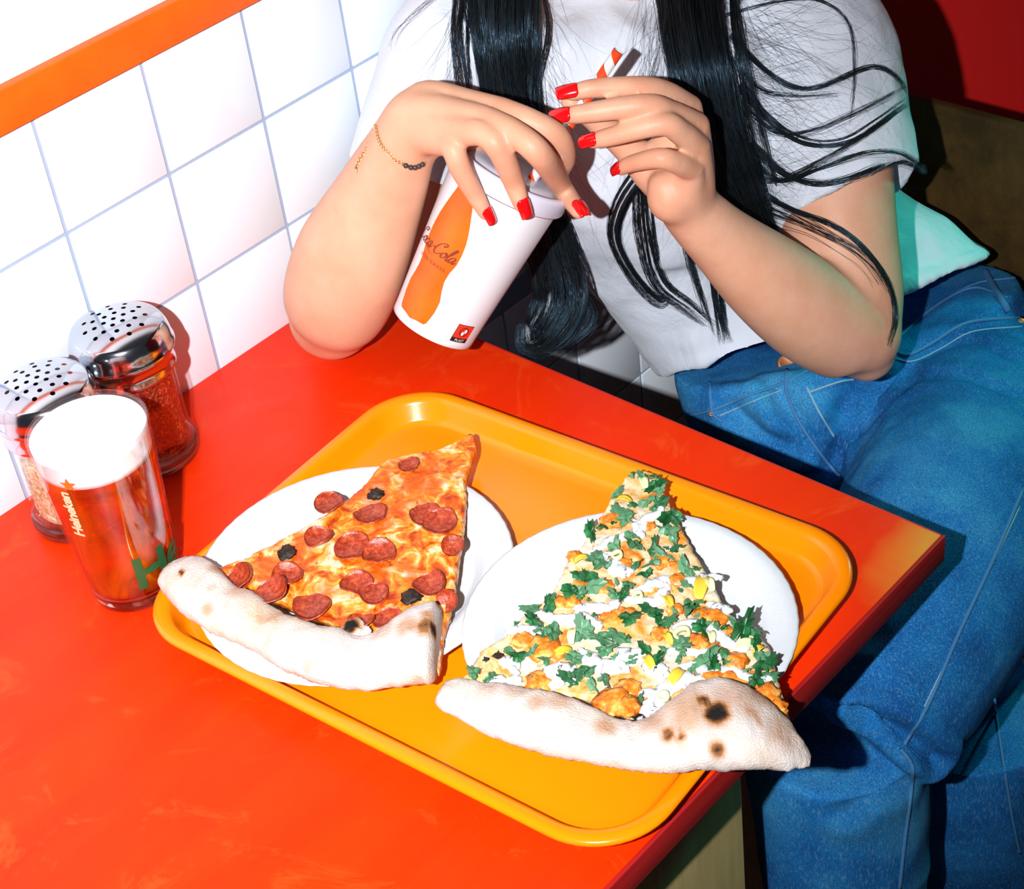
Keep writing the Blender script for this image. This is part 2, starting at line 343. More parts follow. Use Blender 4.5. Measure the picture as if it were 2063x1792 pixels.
def pep_mesh(seed, R=.0125, cup=.005):
    V = [(0, 0, 0)]; Fc = []; nr, ns = 6, 22
    for i in range(1, nr+1):
        for k in range(ns):
            th = 2*PI*k/ns; r = R*i/nr*(1 + .07*fbm((math.cos(th), math.sin(th), seed), 1.6)); fold = math.cos(2*th + seed)
            V.append((r*math.cos(th), r*math.sin(th), cup*(i/nr)**2.2*(.55+.6*fold*.5+.3*fbm((math.cos(th), math.sin(th), seed+5), 1.3)) + .0005*fbm((r*math.cos(th), r*math.sin(th), seed), 400)))
    for k in range(ns): Fc.append((0, 1+k, 1+(k+1) % ns))
    for i in range(nr-1):
        for k in range(ns): a = 1+i*ns+k; b = 1+i*ns+(k+1) % ns; Fc.append((a, a+ns, b+ns, b))
    n = len(V); V += [(x*1.0, y*1.0, z-.0018) for x, y, z in V]; F2 = [tuple(i+n for i in q[::-1]) for q in Fc]; o = (nr-1)*ns+1
    rim = [(o+k, o+(k+1) % ns, n+o+(k+1) % ns, n+o+k) for k in range(ns)]
    me = bpy.data.meshes.new('pepperoni_slice'); me.from_pydata(V, [], Fc+F2+rim); me.materials.append(M_PEP); me.polygons.foreach_set('use_smooth', [True]*len(me.polygons)); return me
PM = [pep_mesh(s, .0125, c) for s, c in ((1, .0050), (2.3, .0070), (4.1, .0085))]
peps = [(1000, 495, 85, 0, 0), (1225, 545, 90, 0, 0), (1530, 545, 85, 0, 0), (1612, 592, 95, 0, 0), (950, 680, 82, 2, .2), (1125, 725, 98, 0, 0), (1275, 765, 92, 1, 0), (770, 893, 86, 2, 0), (685, 990, 95, 2, .2), (1150, 940, 88, 1, 0), (1245, 985, 78, 0, 0), (905, 1055, 102, 0, 0), (1555, 945, 88, 1, 0), (1655, 1020, 62, 2, .9), (1685, 725, 62, 1, .5), (1335, 1135, 86, 0, 0), (500, 900, 88, 2, .5), (1440, 265, 60, 0, 0), (1190, 1150, 70, 2, .4)]
pxm = FOC/1.24
for x, y, r, vi, tilt in peps:
    p = U(300+x/q4[0], 840+y/q4[0], 2, Z1+.002); h = drop(bv1, p)
    if h[0] is None: h = (Vector(p), Vector((0, 0, 1)))
    o = link(bpy.data.objects.new('pepperoni_slice', PM[vi])); sc_ = (r/q4[0]/pxm)/.0125*1.04
    o.scale = (sc_, sc_, sc_); o.location = (h[0].x, h[0].y, h[0].z+.0022); o.rotation_euler = (random.uniform(-.12, .12)+tilt*.5, random.uniform(-.12, .12)-tilt*.6, random.uniform(0, 6.2)); keep(o, sl1)
def blob(name, mat, p, r, h, parent, seed, sub=3, rough=.5, fr=2.2):
    bm = bmesh.new(); bmesh.ops.create_icosphere(bm, subdivisions=sub, radius=1)
    for v in bm.verts:
        d = 1 + rough*fbm((v.co.x+seed*3.1, v.co.y, v.co.z), fr, 3)
        v.co = Vector((v.co.x*r*d, v.co.y*r*d, v.co.z*h*d))
    o = from_bm(name, bm, mat); o.location = p; o.rotation_euler = (0, 0, seed); return keep(o, parent)
for i, (x, y, r) in enumerate([(1258, 440, 44), (760, 765, 48), (1458, 1008, 55)]):
    p = U(300+x/q4[0], 840+y/q4[0], 2, Z1); blob('charred_bubble', M_CHAR, (p[0], p[1], Z1+.0015), r/q4[0]/pxm, .003, sl1, i)
def toast(o, bv, spots, fpt):
    S = []
    for x, y, r, k in spots:
        h = drop(bv, fpt(x, y)); 
        if h[0] is not None: S.append((np.array(h[0]), r, k))
    co = np.empty(len(o.data.vertices)*3); o.data.vertices.foreach_get('co', co); co = co.reshape(-1, 3); v = np.zeros(len(co))
    for c, r, k in S: v = np.maximum(v, k*np.exp(-(np.linalg.norm((co-c)*[1, 1, .7], axis=1)/r)**3))
    o.data.attributes.new('toast', 'FLOAT', 'POINT').data.foreach_set('value', v.astype(np.float32))
toast(c1, bc1, [(x, y, r/q4[0]/pxm, k) for x, y, r, k in [(200, 912, 24, 1), (360, 990, 25, .4), (1115, 1165, 62, 1.05), (1450, 1255, 80, .4), (1545, 1275, 50, .75), (1595, 1260, 45, 1), (330, 1090, 45, .35), (440, 1070, 18, .35), (390, 870, 60, .4), (500, 990, 70, .28), (1310, 1250, 70, .3), (240, 785, 22, .95), (690, 1350, 50, .3), (890, 1400, 50, .25), (1560, 1200, 50, .5), (700, 1110, 60, .25)]], lambda x, y: U(300+x/q4[0], 840+y/q4[0], 2, .79))

p = U(300+1135/q4[0], 840+1180/q4[0], 2, .79); bb = blob('crust_bubble', M_CRUST, (p[0], p[1], .787), 78/q4[0]/pxm, .0085, sl1, 3.3, 4, .3, 1.6)
co = np.array([v.co[:] for v in bb.data.vertices]); bb.data.attributes.new('toast', 'FLOAT', 'POINT').data.foreach_set('value', np.clip(1.25*np.exp(-(np.linalg.norm((co - np.array([.001, .0008, .007]))*[1, 1, .6], axis=1)/.0062)**2), .05, 1.2).astype(np.float32))
# second slice
Z2 = .786
q5 = (2.2922, 850, 920)
def A5(x, y, z): return U(850+x/2.2922, 920+y/2.2922, 2, z)
L2 = [A5(*p, Z2) for p in ((985, 72), (940, 100), (862, 208), (815, 300), (740, 400), (660, 490), (640, 545), (590, 640), (485, 705), (395, 815), (270, 885), (200, 1000), (150, 1030))]
R2 = [A5(*p, Z2) for p in ((1040, 68), (1090, 95), (1160, 250), (1210, 350), (1260, 440), (1315, 530), (1375, 640), (1440, 760), (1530, 800), (1600, 860), (1625, 960), (1660, 1080), (1700, 1215))]
sl2 = tag(empty('pizza_slice', (*((L2[0]+L2[-1]+R2[-1])/3)[:2], .765)), 'pizza slice with parsley, white sauce and chicken, crust over the tray edge', 'pizza slice')
t = NT('pale_molten_cheese')
a = t.noise(55, 6, .6, .7); b2 = t.noise(190, 5, .6, .3); big = t.noise(30, 3, .6, .5)
c = t.ramp(a, [(.30, (.62, .16, .02)), (.40, (.86, .36, .07)), (.46, (.80, .50, .20)), (.54, (.78, .64, .40)), (.64, (.76, .70, .58))])
c = t.mix(t.ramp(b2, [(.60, (0, 0, 0)), (.70, (.7, .7, .7))]), c, (.55, .13, .015))
c = t.mix(t.ramp(big, [(.52, (0, 0, 0)), (.66, (.6, .6, .6))]), c, (.85, .33, .04))
t.col(c); t.set(rough=.3); t.bump(t.math('ADD', a, t.math('MULTIPLY', b2, .6)), .8, .0016); M_CHEESE2 = t.m
b2o = slice_base('topped_base', L2, R2, lambda p: Z2, .0085, M_CHEESE2, None, seed=21)
prs2 = [((135, 1000), (45, 1120)), ((250, 1035), (165, 1190)), ((380, 1060), (300, 1268)), ((500, 1090), (440, 1328)), ((640, 1120), (600, 1372)), ((780, 1165), (760, 1402)), ((900, 1215), (900, 1420)), ((1010, 1225), (1025, 1440)), ((1140, 1165), (1155, 1450)), ((1280, 1085), (1300, 1457)), ((1430, 1085), (1440, 1452)), ((1560, 1130), (1560, 1442)), ((1680, 1210), (1670, 1430)), ((1755, 1280), (1742, 1405)), ((1798, 1340), (1792, 1380))]
c2 = crust('crust', [(A5(*a, .789), A5(*b, .789)) for a, b in prs2], .7785, .50, M_CRUST, None, seed=31)
bv2 = bvh_of(b2o); bc2 = bvh_of(c2); keep(b2o, sl2); keep(c2, sl2)['label'] = 'blistered pale crust'
toast(c2, bc2, [(x, y, r/q5[0]/pxm, k) for x, y, r, k in [(1365, 1262, 56, 1.1), (1300, 1190, 30, .8), (1140, 1322, 32, .7), (1200, 1340, 24, .7), (1365, 1395, 34, .7), (1520, 1250, 36, .45), (1560, 1285, 22, .4), (850, 1260, 55, .4), (530, 1160, 50, .35), (640, 1150, 60, .3), (1080, 1250, 70, .32), (1230, 1230, 110, .3), (1450, 1180, 100, .3), (1650, 1300, 80, .25), (310, 1080, 60, .25), (420, 1100, 60, .25), (1560, 1150, 60, .3)]], lambda x, y: A5(x, y, .795))
for i, (x, y, r) in enumerate([(345, 876, 26), (290, 888, 18)]):
    p = A5(x, y, .795); h = drop(bv2, p)
    if h[0] is not None: blob('charred_bubble', M_CHAR, (h[0].x, h[0].y, h[0].z-.0007), r/q5[0]/pxm*1.0, .0016, sl2, i+9)
# chicken
t = NT('spiced_chicken'); nz = t.noise(150, 5, .65); t.col(t.ramp(nz, [(.35, (.62, .10, .006)), (.5, (.85, .25, .02)), (.68, (.92, .52, .14))])); t.set(rough=.4); t.bump(nz, .6, .0012); M_CHK = t.m
for i, (x, y, r) in enumerate([(870, 290, 50), (1180, 570, 50), (460, 840, 45), (560, 880, 75), (600, 905, 50), (880, 735, 60), (950, 720, 50), (1100, 810, 40), (1350, 740, 50), (1400, 790, 30), (1270, 860, 50), (1350, 880, 40), (880, 1130, 75), (950, 1060, 55), (950, 1160, 55), (1340, 1020, 60), (1430, 1020, 60), (1590, 1090, 60), (1640, 1150, 45), (1560, 1060, 40), (1450, 940, 50), (1290, 720, 40), (730, 590, 45), (850, 590, 42), (690, 660, 40), (1100, 470, 50), (1170, 490, 26), (940, 480, 28), (700, 450, 36), (1050, 310, 30), (640, 660, 35), (540, 1030, 60), (1060, 600, 28), (1170, 700, 40)]):
    p = A5(x, y, Z2+.003); h = drop(bv2, p)
    if h[0] is None: h = (Vector(p),)
    blob('chicken_piece', M_CHK, (h[0].x, h[0].y, h[0].z+.0005), r/q5[0]/pxm, .0042*min(1, r/50), sl2, i+20, 3, .45, 1.9)
# white sauce
t = NT('white_cream_sauce'); t.col((.74, .77, .81)); t.set(rough=.22, spec=.5, sss=.15); t.b.inputs['Subsurface Scale'].default_value = .002; M_SAUCE = t.m
def drizzle(pts, r, seed):
    P3 = []
    for x, y in spline([(a, b) for a, b in pts], 26):
        p = A5(x, y, Z2+.004); h = drop(bv2, p); z = h[0].z if h[0] is not None else Z2
        P3.append((p[0], p[1], z+.0022))
    P3 = np.array(P3); n = len(P3); rr = np.array([1.55*r/q5[0]/pxm*(.62+.55*abs(fbm((i*.17, seed, 0), 2.2)))*min(1, .35+3*min(i, n-1-i)/n) for i in range(n)])
    for i in range(n): P3[i] += np.array([fbm((i*.2, seed, 1), 1.5), fbm((i*.2, seed, 7), 1.5), 0])*.0022
    v, f = tube(P3, rr, 12); v = [np.array(p) for p in v]; mz = {}
    for i in range(n):
        for j in range(12):
            p = v[i*12+j]; p[:2] += np.array([fbm((p[0], p[1], seed), 420, 2), fbm((p[0], p[1], seed+4), 420, 2)])*.0014; p[2] = P3[i][2] - .0006 + (p[2]-P3[i][2])*min(1, .0019/rr[i]) + .0005*fbm((p[0], p[1], seed), 300, 2)
    o = mesh('sauce_drizzle', v, f, M_SAUCE); keep(o, sl2)
for i, (pts, r) in enumerate([
    ([(1120, 230), (1060, 270), (1000, 330), (930, 350), (850, 390), (800, 430)], 26), ([(980, 280), (1000, 330), (1020, 370)], 20), ([(870, 470), (900, 510), (960, 530)], 34), ([(1300, 540), (1240, 570), (1120, 560), (1050, 590), (960, 610)], 26),
    ([(1130, 580), (1110, 640), (1030, 660), (930, 640)], 28), ([(920, 660), (850, 690), (760, 680), (700, 710)], 26), ([(520, 700), (590, 740), (680, 740), (760, 745), (830, 780)], 30), ([(390, 800), (450, 790), (520, 790), (560, 800)], 22),
    ([(560, 990), (620, 980), (660, 1000), (600, 1050)], 46), ([(330, 1010), (390, 1040), (450, 1020)], 34), ([(370, 950), (400, 930), (440, 990)], 28), ([(730, 880), (800, 940), (880, 960), (960, 970)], 34), ([(900, 890), (960, 920), (1030, 880)], 36),
    ([(1160, 780), (1240, 760), (1340, 790), (1400, 850), (1470, 870), (1530, 850)], 24), ([(1130, 890), (1200, 880), (1260, 890), (1320, 900), (1390, 920)], 26), ([(1180, 960), (1260, 950), (1340, 990), (1420, 970), (1490, 1000), (1560, 1030)], 24),
    ([(1010, 1080), (1080, 1090), (1160, 1040), (1240, 1020), (1330, 1040)], 34), ([(1200, 1100), (1290, 1070), (1380, 1075), (1430, 1095)], 40), ([(1020, 1190), (1070, 1150), (1120, 1170)], 44), ([(1540, 1040), (1600, 1010), (1630, 1000)], 18), ([(1020, 960), (1080, 960), (1130, 1000)], 30), ([(1380, 560), (1330, 540), (1280, 570)], 16), ([(1440, 700), (1380, 690), (1320, 660)], 18), ([(780, 430), (830, 450), (880, 430)], 20)]):
    drizzle(pts, r, i+.5)
# yellow peppers and spring onion
t = NT('yellow_pepper_strip'); t.col((.80, .55, .05)); t.set(rough=.25); M_PEPR = t.m
t = NT('pale_green_onion'); t.col((.72, .80, .42)); t.set(rough=.35); M_ONI = t.m
for i, (x, y, r) in enumerate([(1020, 120, 40), (1290, 600, 62), (1130, 670, 40), (1500, 870, 42), (1170, 1020, 45), (1050, 950, 40), (700, 830, 36), (650, 900, 40), (930, 205, 36), (1330, 830, 34), (1140, 840, 30), (740, 480, 34), (1330, 590, 36), (1560, 900, 30)]):
    p = A5(x, y, Z2+.003); h = drop(bv2, p); z = h[0].z if h[0] is not None else Z2
    bm = bmesh.new(); bmesh.ops.create_grid(bm, x_segments=8, y_segments=4, size=1); rr = r/q5[0]/pxm
    for v in bm.verts: x0, y0 = v.co.x, v.co.y; v.co = Vector((x0*rr*1.1, y0*rr*.5*(1-.4*x0*x0), .003 - .0028*x0*x0 + .001*y0*y0))
    ex = bmesh.ops.extrude_face_region(bm, geom=bm.faces[:]);
    for v in [e for e in ex['geom'] if isinstance(e, bmesh.types.BMVert)]: v.co.z += .0011
    o = from_bm('pepper_strip', bm, M_PEPR if i % 3 else M_ONI); recalc(o); o.location = (p[0], p[1], z+.0014); o.rotation_euler = (random.uniform(-.25, .25), random.uniform(-.25, .25), random.uniform(0, 6)); keep(o, sl2)
for x, y, r in [(1205, 815, 38), (905, 450, 26), (1120, 1105, 26), (1000, 640, 24)]:
    p = A5(x, y, Z2+.004); h = drop(bv2, p); z = h[0].z if h[0] is not None else Z2
    rr = r/q5[0]/pxm; prof = [(rr*.62, 0), (rr*.62, .004), (rr, .0042), (rr, 0)]; v, f = loft([[(a*math.cos(2*PI*k/20), a*math.sin(2*PI*k/20), zz) for k in range(20)] for a, zz in prof], False, True, True)
    o = mesh('onion_ring', v, f, M_ONI); recalc(o); o.location = (p[0], p[1], z+.001); o.rotation_euler = (.2, -.15, 0); keep(o, sl2)
# parsley
t = NT('chopped_parsley'); nz = t.noise(60, 3); oi = t.n('ShaderNodeObjectInfo'); t.col(t.mix(t.ramp(oi.outputs['Random'], [(.2, (0, 0, 0)), (.95, (.75, .75, .75))]), t.ramp(nz, [(.35, (.004, .055, .012)), (.55, (.010, .12, .030)), (.7, (.04, .24, .08))]), (.16, .36, .20))); t.set(rough=.4, spec=.4); t.bump(t.noise(400, 3), .4, .0005); M_PARS = t.m
def leaf_mesh(seed):
    r_ = random.Random(seed); V = [(0, 0, .0008)]; n = 26
    for k in range(n):
        th = 2*PI*k/n; lob = .55 + .45*abs(math.cos(1.5*(th-.2)))**.7; ser = 1 + (.10 if k % 2 else -.08) + r_.uniform(-.12, .12)
        r = .0072*lob*ser; x, y = r*math.cos(th)*1.1, r*math.sin(th)*.9
        V.append((x*.55, y*.55, .0010+.001*math.sin(3*th+seed))); 
    for k in range(n):
        th = 2*PI*k/n; lob = .55 + .45*abs(math.cos(1.5*(th-.2)))**.7; ser = 1 + (.12 if k % 2 else -.10) + r_.uniform(-.16, .16)
        r = .0080*lob*ser; V.append((r*math.cos(th)*1.15, r*math.sin(th)*.8, .0022*math.sin(2*th+seed) + .0010*math.sin(5*th+seed*2)))
    Fc = [(0, 1+k, 1+(k+1) % n) for k in range(n)] + [(1+k, 1+n+k, 1+n+(k+1) % n, 1+(k+1) % n) for k in range(n)]
    N = len(V); V2 = V + [(x, y, z-.00035) for x, y, z in V]; F2 = Fc + [tuple(i+N for i in q[::-1]) for q in Fc] + [(1+n+k, N+1+n+k, N+1+n+(k+1) % n, 1+n+(k+1) % n) for k in range(n)]
    me = bpy.data.meshes.new('parsley_leaf'); me.from_pydata(V2, [], F2); me.materials.append(M_PARS); return me
LM = [leaf_mesh(s) for s in range(5)]
lv = [(975, 72, .35), (1075, 130, 1.1), (1100, 150, .9), (1040, 205, 1), (1100, 215, .9), (900, 175, .9), (915, 270, 1.2), (940, 290, .8), (1140, 280, 1.1), (1170, 275, .9), (1140, 335, 1.1), (780, 340, 1.3), (835, 335, .6), (890, 410, .9), (980, 370, 1), (970, 395, .9), (1080, 425, 1.3), (1110, 450, .9), (1165, 395, 1), (1180, 425, .8), (1060, 490, .9), (1220, 510, 1), (1270, 515, .5), (800, 480, 1), (830, 500, .9), (720, 545, 1), (770, 560, .8), (780, 595, 1.2), (1030, 540, .8), (995, 500, .6), (950, 590, .7), (890, 640, .9), (930, 640, .7), (600, 650, .8), (700, 630, 1), (725, 640, .7), (580, 690, 1), (500, 700, .9), (440, 725, .6), (415, 765, .7), (510, 750, 1), (800, 740, .6), (960, 745, .9), (1060, 710, 1.2), (1080, 740, 1), (1135, 765, .9), (1240, 695, 1.2), (1250, 690, .7), (740, 800, 1.3), (600, 820, 1.2), (560, 815, 1), (830, 840, 1), (910, 830, 1), (850, 895, .9), (1030, 895, .9), (1090, 940, .9), (1120, 890, .6), (1200, 870, 1), (1290, 800, 1), (1330, 770, .6), (1490, 790, 1.4), (1540, 790, 1.1), (1460, 780, .8), (1540, 870, .8), (1575, 920, 1), (1585, 960, .9), (1410, 920, .8), (1300, 930, 1.2), (1330, 930, .9), (1350, 980, 1.1), (1200, 900, .6), (700, 930, 1), (680, 1020, .9), (730, 1000, .8), (770, 985, .8), (540, 1020, .8), (440, 920, 1), (500, 900, .8), (400, 900, .7), (320, 1015, .9), (240, 1000, .7), (570, 940, .7), (790, 1060, .7), (840, 1040, .8), (1010, 1110, .5), (1550, 1030, .9), (1610, 1010, 1), (1500, 990, .5), (1230, 600, .6), (690, 1010, .7), (960, 945, .5), (1250, 980, .5)]
r3 = random.Random(5)
for q in range(46):
    fy = r3.uniform(.12, .92); i_ = int(fy*12); pL, pR = L2[i_], R2[i_]; u_ = r3.uniform(.12, .88); pp = pL*(1-u_) + pR*u_
    dd_ = (pp - CAM) @ RM; lv.append(((PW/2 + FOC*dd_[0]/-dd_[2] - 850)*2.2922, (PH/2 - FOC*dd_[1]/-dd_[2] - 920)*2.2922, r3.uniform(.3, .55)))
for i, (x, y, s_) in enumerate(lv):
    p = A5(x, y, Z2+.004); h = drop(bv2, p); z = h[0].z if h[0] is not None else .776
    o = link(bpy.data.objects.new('parsley_leaf', LM[i % 5])); s2 = s_*random.uniform(.78, 1.1); o.scale = (s2, s2*random.uniform(.6, 1), s2)
    o.location = (p[0], p[1], z+random.uniform(.003, .0055)); o.rotation_euler = (random.uniform(-.6, .6), random.uniform(-.6, .6), random.uniform(0, 6.2)); keep(o, sl2)
# ------------------------------------------------------------------ glass materials
def thin_glass(name, tint=(1, 1, 1), gl=.9, edge=.38):
    t = NT(name); tr = t.n('ShaderNodeBsdfTransparent'); tr.inputs[0].default_value = (*tint, 1)
    gs = t.n('ShaderNodeBsdfGlossy'); gs.inputs['Roughness'].default_value = .04; gs.inputs[0].default_value = (gl, gl, gl, 1)
    lw = t.n('ShaderNodeLayerWeight'); lw.inputs[0].default_value = .25; f = t.math('MULTIPLY', lw.outputs['Facing'], edge); f = t.math('ADD', f, .05)
    mx = t.n('ShaderNodeMixShader'); t.l(f, mx.inputs[0]); t.l(tr.outputs[0], mx.inputs[1]); t.l(gs.outputs[0], mx.inputs[2]); t.l(mx.outputs[0], t.out.inputs[0]); return t.m
M_GLASS = thin_glass('clear_glass')
t = NT('thick_clear_glass'); t.col((.95, 1, .98)); t.set(rough=.02, trans=1, ior=1.45); M_THICK = t.m
def text_mesh(s, size=1.0, shear=0., space=1.0, off=0.):
    c = bpy.data.curves.new('lettering', 'FONT'); c.body = s; c.size = size; c.shear = shear; c.space_character = space; c.align_x = 'CENTER'; c.offset = off; c.resolution_u = 6
    o = bpy.data.objects.new('lettering', c); COL.objects.link(o); bpy.context.view_layer.update()
    me = bpy.data.meshes.new_from_object(o.evaluated_get(bpy.context.evaluated_depsgraph_get()))
    bm = bmesh.new(); bm.from_mesh(me); bmesh.ops.triangulate(bm, faces=bm.faces[:])
    for _ in range(2): bmesh.ops.subdivide_edges(bm, edges=[e for e in bm.edges if e.calc_length() > size*.09], cuts=1)
    V = [tuple(v.co) for v in bm.verts]; Fc = [tuple(v.index for v in f.verts) for f in bm.faces]; bm.free()
    bpy.data.objects.remove(o); bpy.data.curves.remove(c); bpy.data.meshes.remove(me); return V, Fc
# ------------------------------------------------------------------ beer glass
GX, GY = .1538, -.1151
gl = tag(empty('beer_glass', (GX, GY, TZ)), 'glass of amber beer with white foam beside the shakers', 'glass')
H = .1455
def grad(z):
    s = z/H; return .0312 + .0106*(s**.75)
zs = [.0, .0015, .004, .01, .02, .035, .05, .07, .09, .11, .125, .14, .1448]
prof = [(grad(z) - (.0022 if z < .001 else .0008 if z < .003 else 0), z) for z in zs] + [(grad(H)-.0008, H)] + [(grad(z)-.0016, z) for z in [.1445, .125, .09, .06, .035, .0125]]
v, f = lathe(prof, 72); recalc(mesh('glass_wall', v, f, M_GLASS, gl))
v, f = lathe([(0, .0004), (.0285, .0004), (.0305, .002), (.0315, .0115), (.029, .0122), (.02, .0128), (0, .0130)], 64); recalc(mesh('glass_base', v, f, M_THICK, gl))
t = NT('amber_beer'); rf = t.n('ShaderNodeBsdfRefraction'); rf.inputs[0].default_value = (1, .30, .006, 1); rf.inputs['IOR'].default_value = 1.3; rf.inputs['Roughness'].default_value = .0
df = t.n('ShaderNodeBsdfTranslucent'); df.inputs[0].default_value = (1, .24, .003, 1); d2_ = t.n('ShaderNodeBsdfDiffuse'); d2_.inputs[0].default_value = (1, .20, .003, 1)
m1 = t.n('ShaderNodeMixShader'); m1.inputs[0].default_value = .6; t.l(df.outputs[0], m1.inputs[1]); t.l(d2_.outputs[0], m1.inputs[2])
m2 = t.n('ShaderNodeMixShader'); gr = t.noise(38, 3, .5, 1.2, sc3=(1, 1, .35)); t.l(t.ramp(gr, [(.38, (.06, .06, .06)), (.64, (.52, .52, .52))]), m2.inputs[0]); t.l(rf.outputs[0], m2.inputs[1]); t.l(m1.outputs[0], m2.inputs[2]); t.l(m2.outputs[0], t.out.inputs[0]); M_BEER = t.m
FZ = .1215
v, f = lathe([(0, .0134), (.026, .0134), (grad(.02)-.0020, .016)] + [(grad(z)-.0018, z) for z in np.linspace(.02, FZ, 14)] + [(0, FZ)], 64); recalc(mesh('beer', v, f, M_BEER, gl))
t = NT('white_beer_foam'); nz = t.noise(420, 3); t.col((.93, .93, .93)); t.set(rough=.8, sss=.2); t.b.inputs['Subsurface Scale'].default_value = .004; t.bump(nz, .12, .0006); M_FOAM = t.m
v, f = lathe([(0, FZ+.0002)] + [(grad(z)-.0018, z) for z in np.linspace(FZ+.0002, .1415, 6)] + [(grad(H)-.004, .1432), (.02, .1438), (0, .1438)], 64); recalc(mesh('foam', v, f, M_FOAM, gl))
TH0 = math.atan2(CAM[1]-GY, CAM[0]-GX)
def on_glass(V, th, z0, vert=False, off=.0003):
    out = []
    for x, y, _ in V:
        if vert: x, y = -y, x
        z = z0 + y; r = grad(max(0, min(H, z))) + off; a = th + x/r; out.append((r*math.cos(a), r*math.sin(a), z))
    return out
M_PGOLD = simple('pale_gold_print', (.75, .55, .33), .5); M_PSTAR = simple('orange_star_print', (.95, .13, .01), .5); M_PGRN = simple('dark_green_print', (.01, .10, .03), .4); M_PDRK = simple('dark_red_print', (.12, .008, .004), .4)
V, Fc = text_mesh('Heineken', .0112, .12, .95, .0004); o = mesh('printed_lettering', on_glass(V, TH0-.66, .100, True), Fc, M_PGOLD, gl, False); o['label'] = 'pale vertical lettering'
def star(R, r, n=5, rot=PI/2): return [((R if k % 2 == 0 else r)*math.cos(rot+PI*k/n), (R if k % 2 == 0 else r)*math.sin(rot+PI*k/n), 0) for k in range(2*n)]
S = star(.0062, .0026); o = mesh('printed_star', on_glass([(0, 0, 0)] + S, TH0-.60, .1275), [(0, 1+k, 1+(k+1) % 10) for k in range(10)], M_PSTAR, gl, False)
V, Fc = text_mesh('Heineken', .040, 0, .95, .0012)
mn = min(q[0] for q in V); V = [(x-mn, y, z) for x, y, z in V]
o = mesh('printed_lettering', on_glass(V, TH0+.02, .024), Fc, M_PGRN, gl, False); o['label'] = 'large green lettering round the glass'
S = star(.032, .0135); o = mesh('printed_star', on_glass([(0, 0, 0)] + [tuple(np.array(S[k])*(1-q) + np.array(S[(k+1) % 10])*q) for k in range(10) for q in (0, .33, .67)], TH0+PI-.35, .072), [(0, 1+k, 1+(k+1) % 30) for k in range(30)], M_PDRK, gl, False)
# ------------------------------------------------------------------ shakers
t = NT('polished_steel'); t.col((.60, .63, .68)); t.set(rough=.13, metal=1); t.bump(t.noise(160, 3), .03, .0004); M_STEEL = t.m
t = NT('dark_hole'); t.col((.05, .03, .03)); t.set(rough=.8); M_HOLE = t.m
t = NT('chili_flakes'); nz = t.noise(330, 4, .7); t.col(t.ramp(nz, [(.38, (.05, .003, .002)), (.5, (.26, .012, .005)), (.6, (.60, .07, .012)), (.68, (.9, .40, .08))])); t.set(rough=.6); t.bump(nz, .9, .0015); M_CHILI = t.m
t = NT('dried_oregano'); nz = t.noise(300, 4, .7); t.col(t.ramp(nz, [(.35, (.30, .22, .12)), (.5, (.66, .55, .34)), (.65, (.85, .77, .58))])); t.set(rough=.8); t.bump(nz, .9, .0015); M_OREG = t.m
fl_m = [simple('chili_flake_red', (.35, .015, .008), .5), simple('chili_flake_orange', (.75, .20, .02), .5), simple('oregano_bit', (.75, .66, .42), .7), simple('oregano_green_bit', (.30, .30, .10), .7)]
def jar_r(z):
    return float(np.interp(z, [0, .0015, .004, .014, .018, .022, .028, .078, .086, .094], [.034, .0365, .0375, .0375, .0362, .0345, .0338, .0338, .0345, .034]))
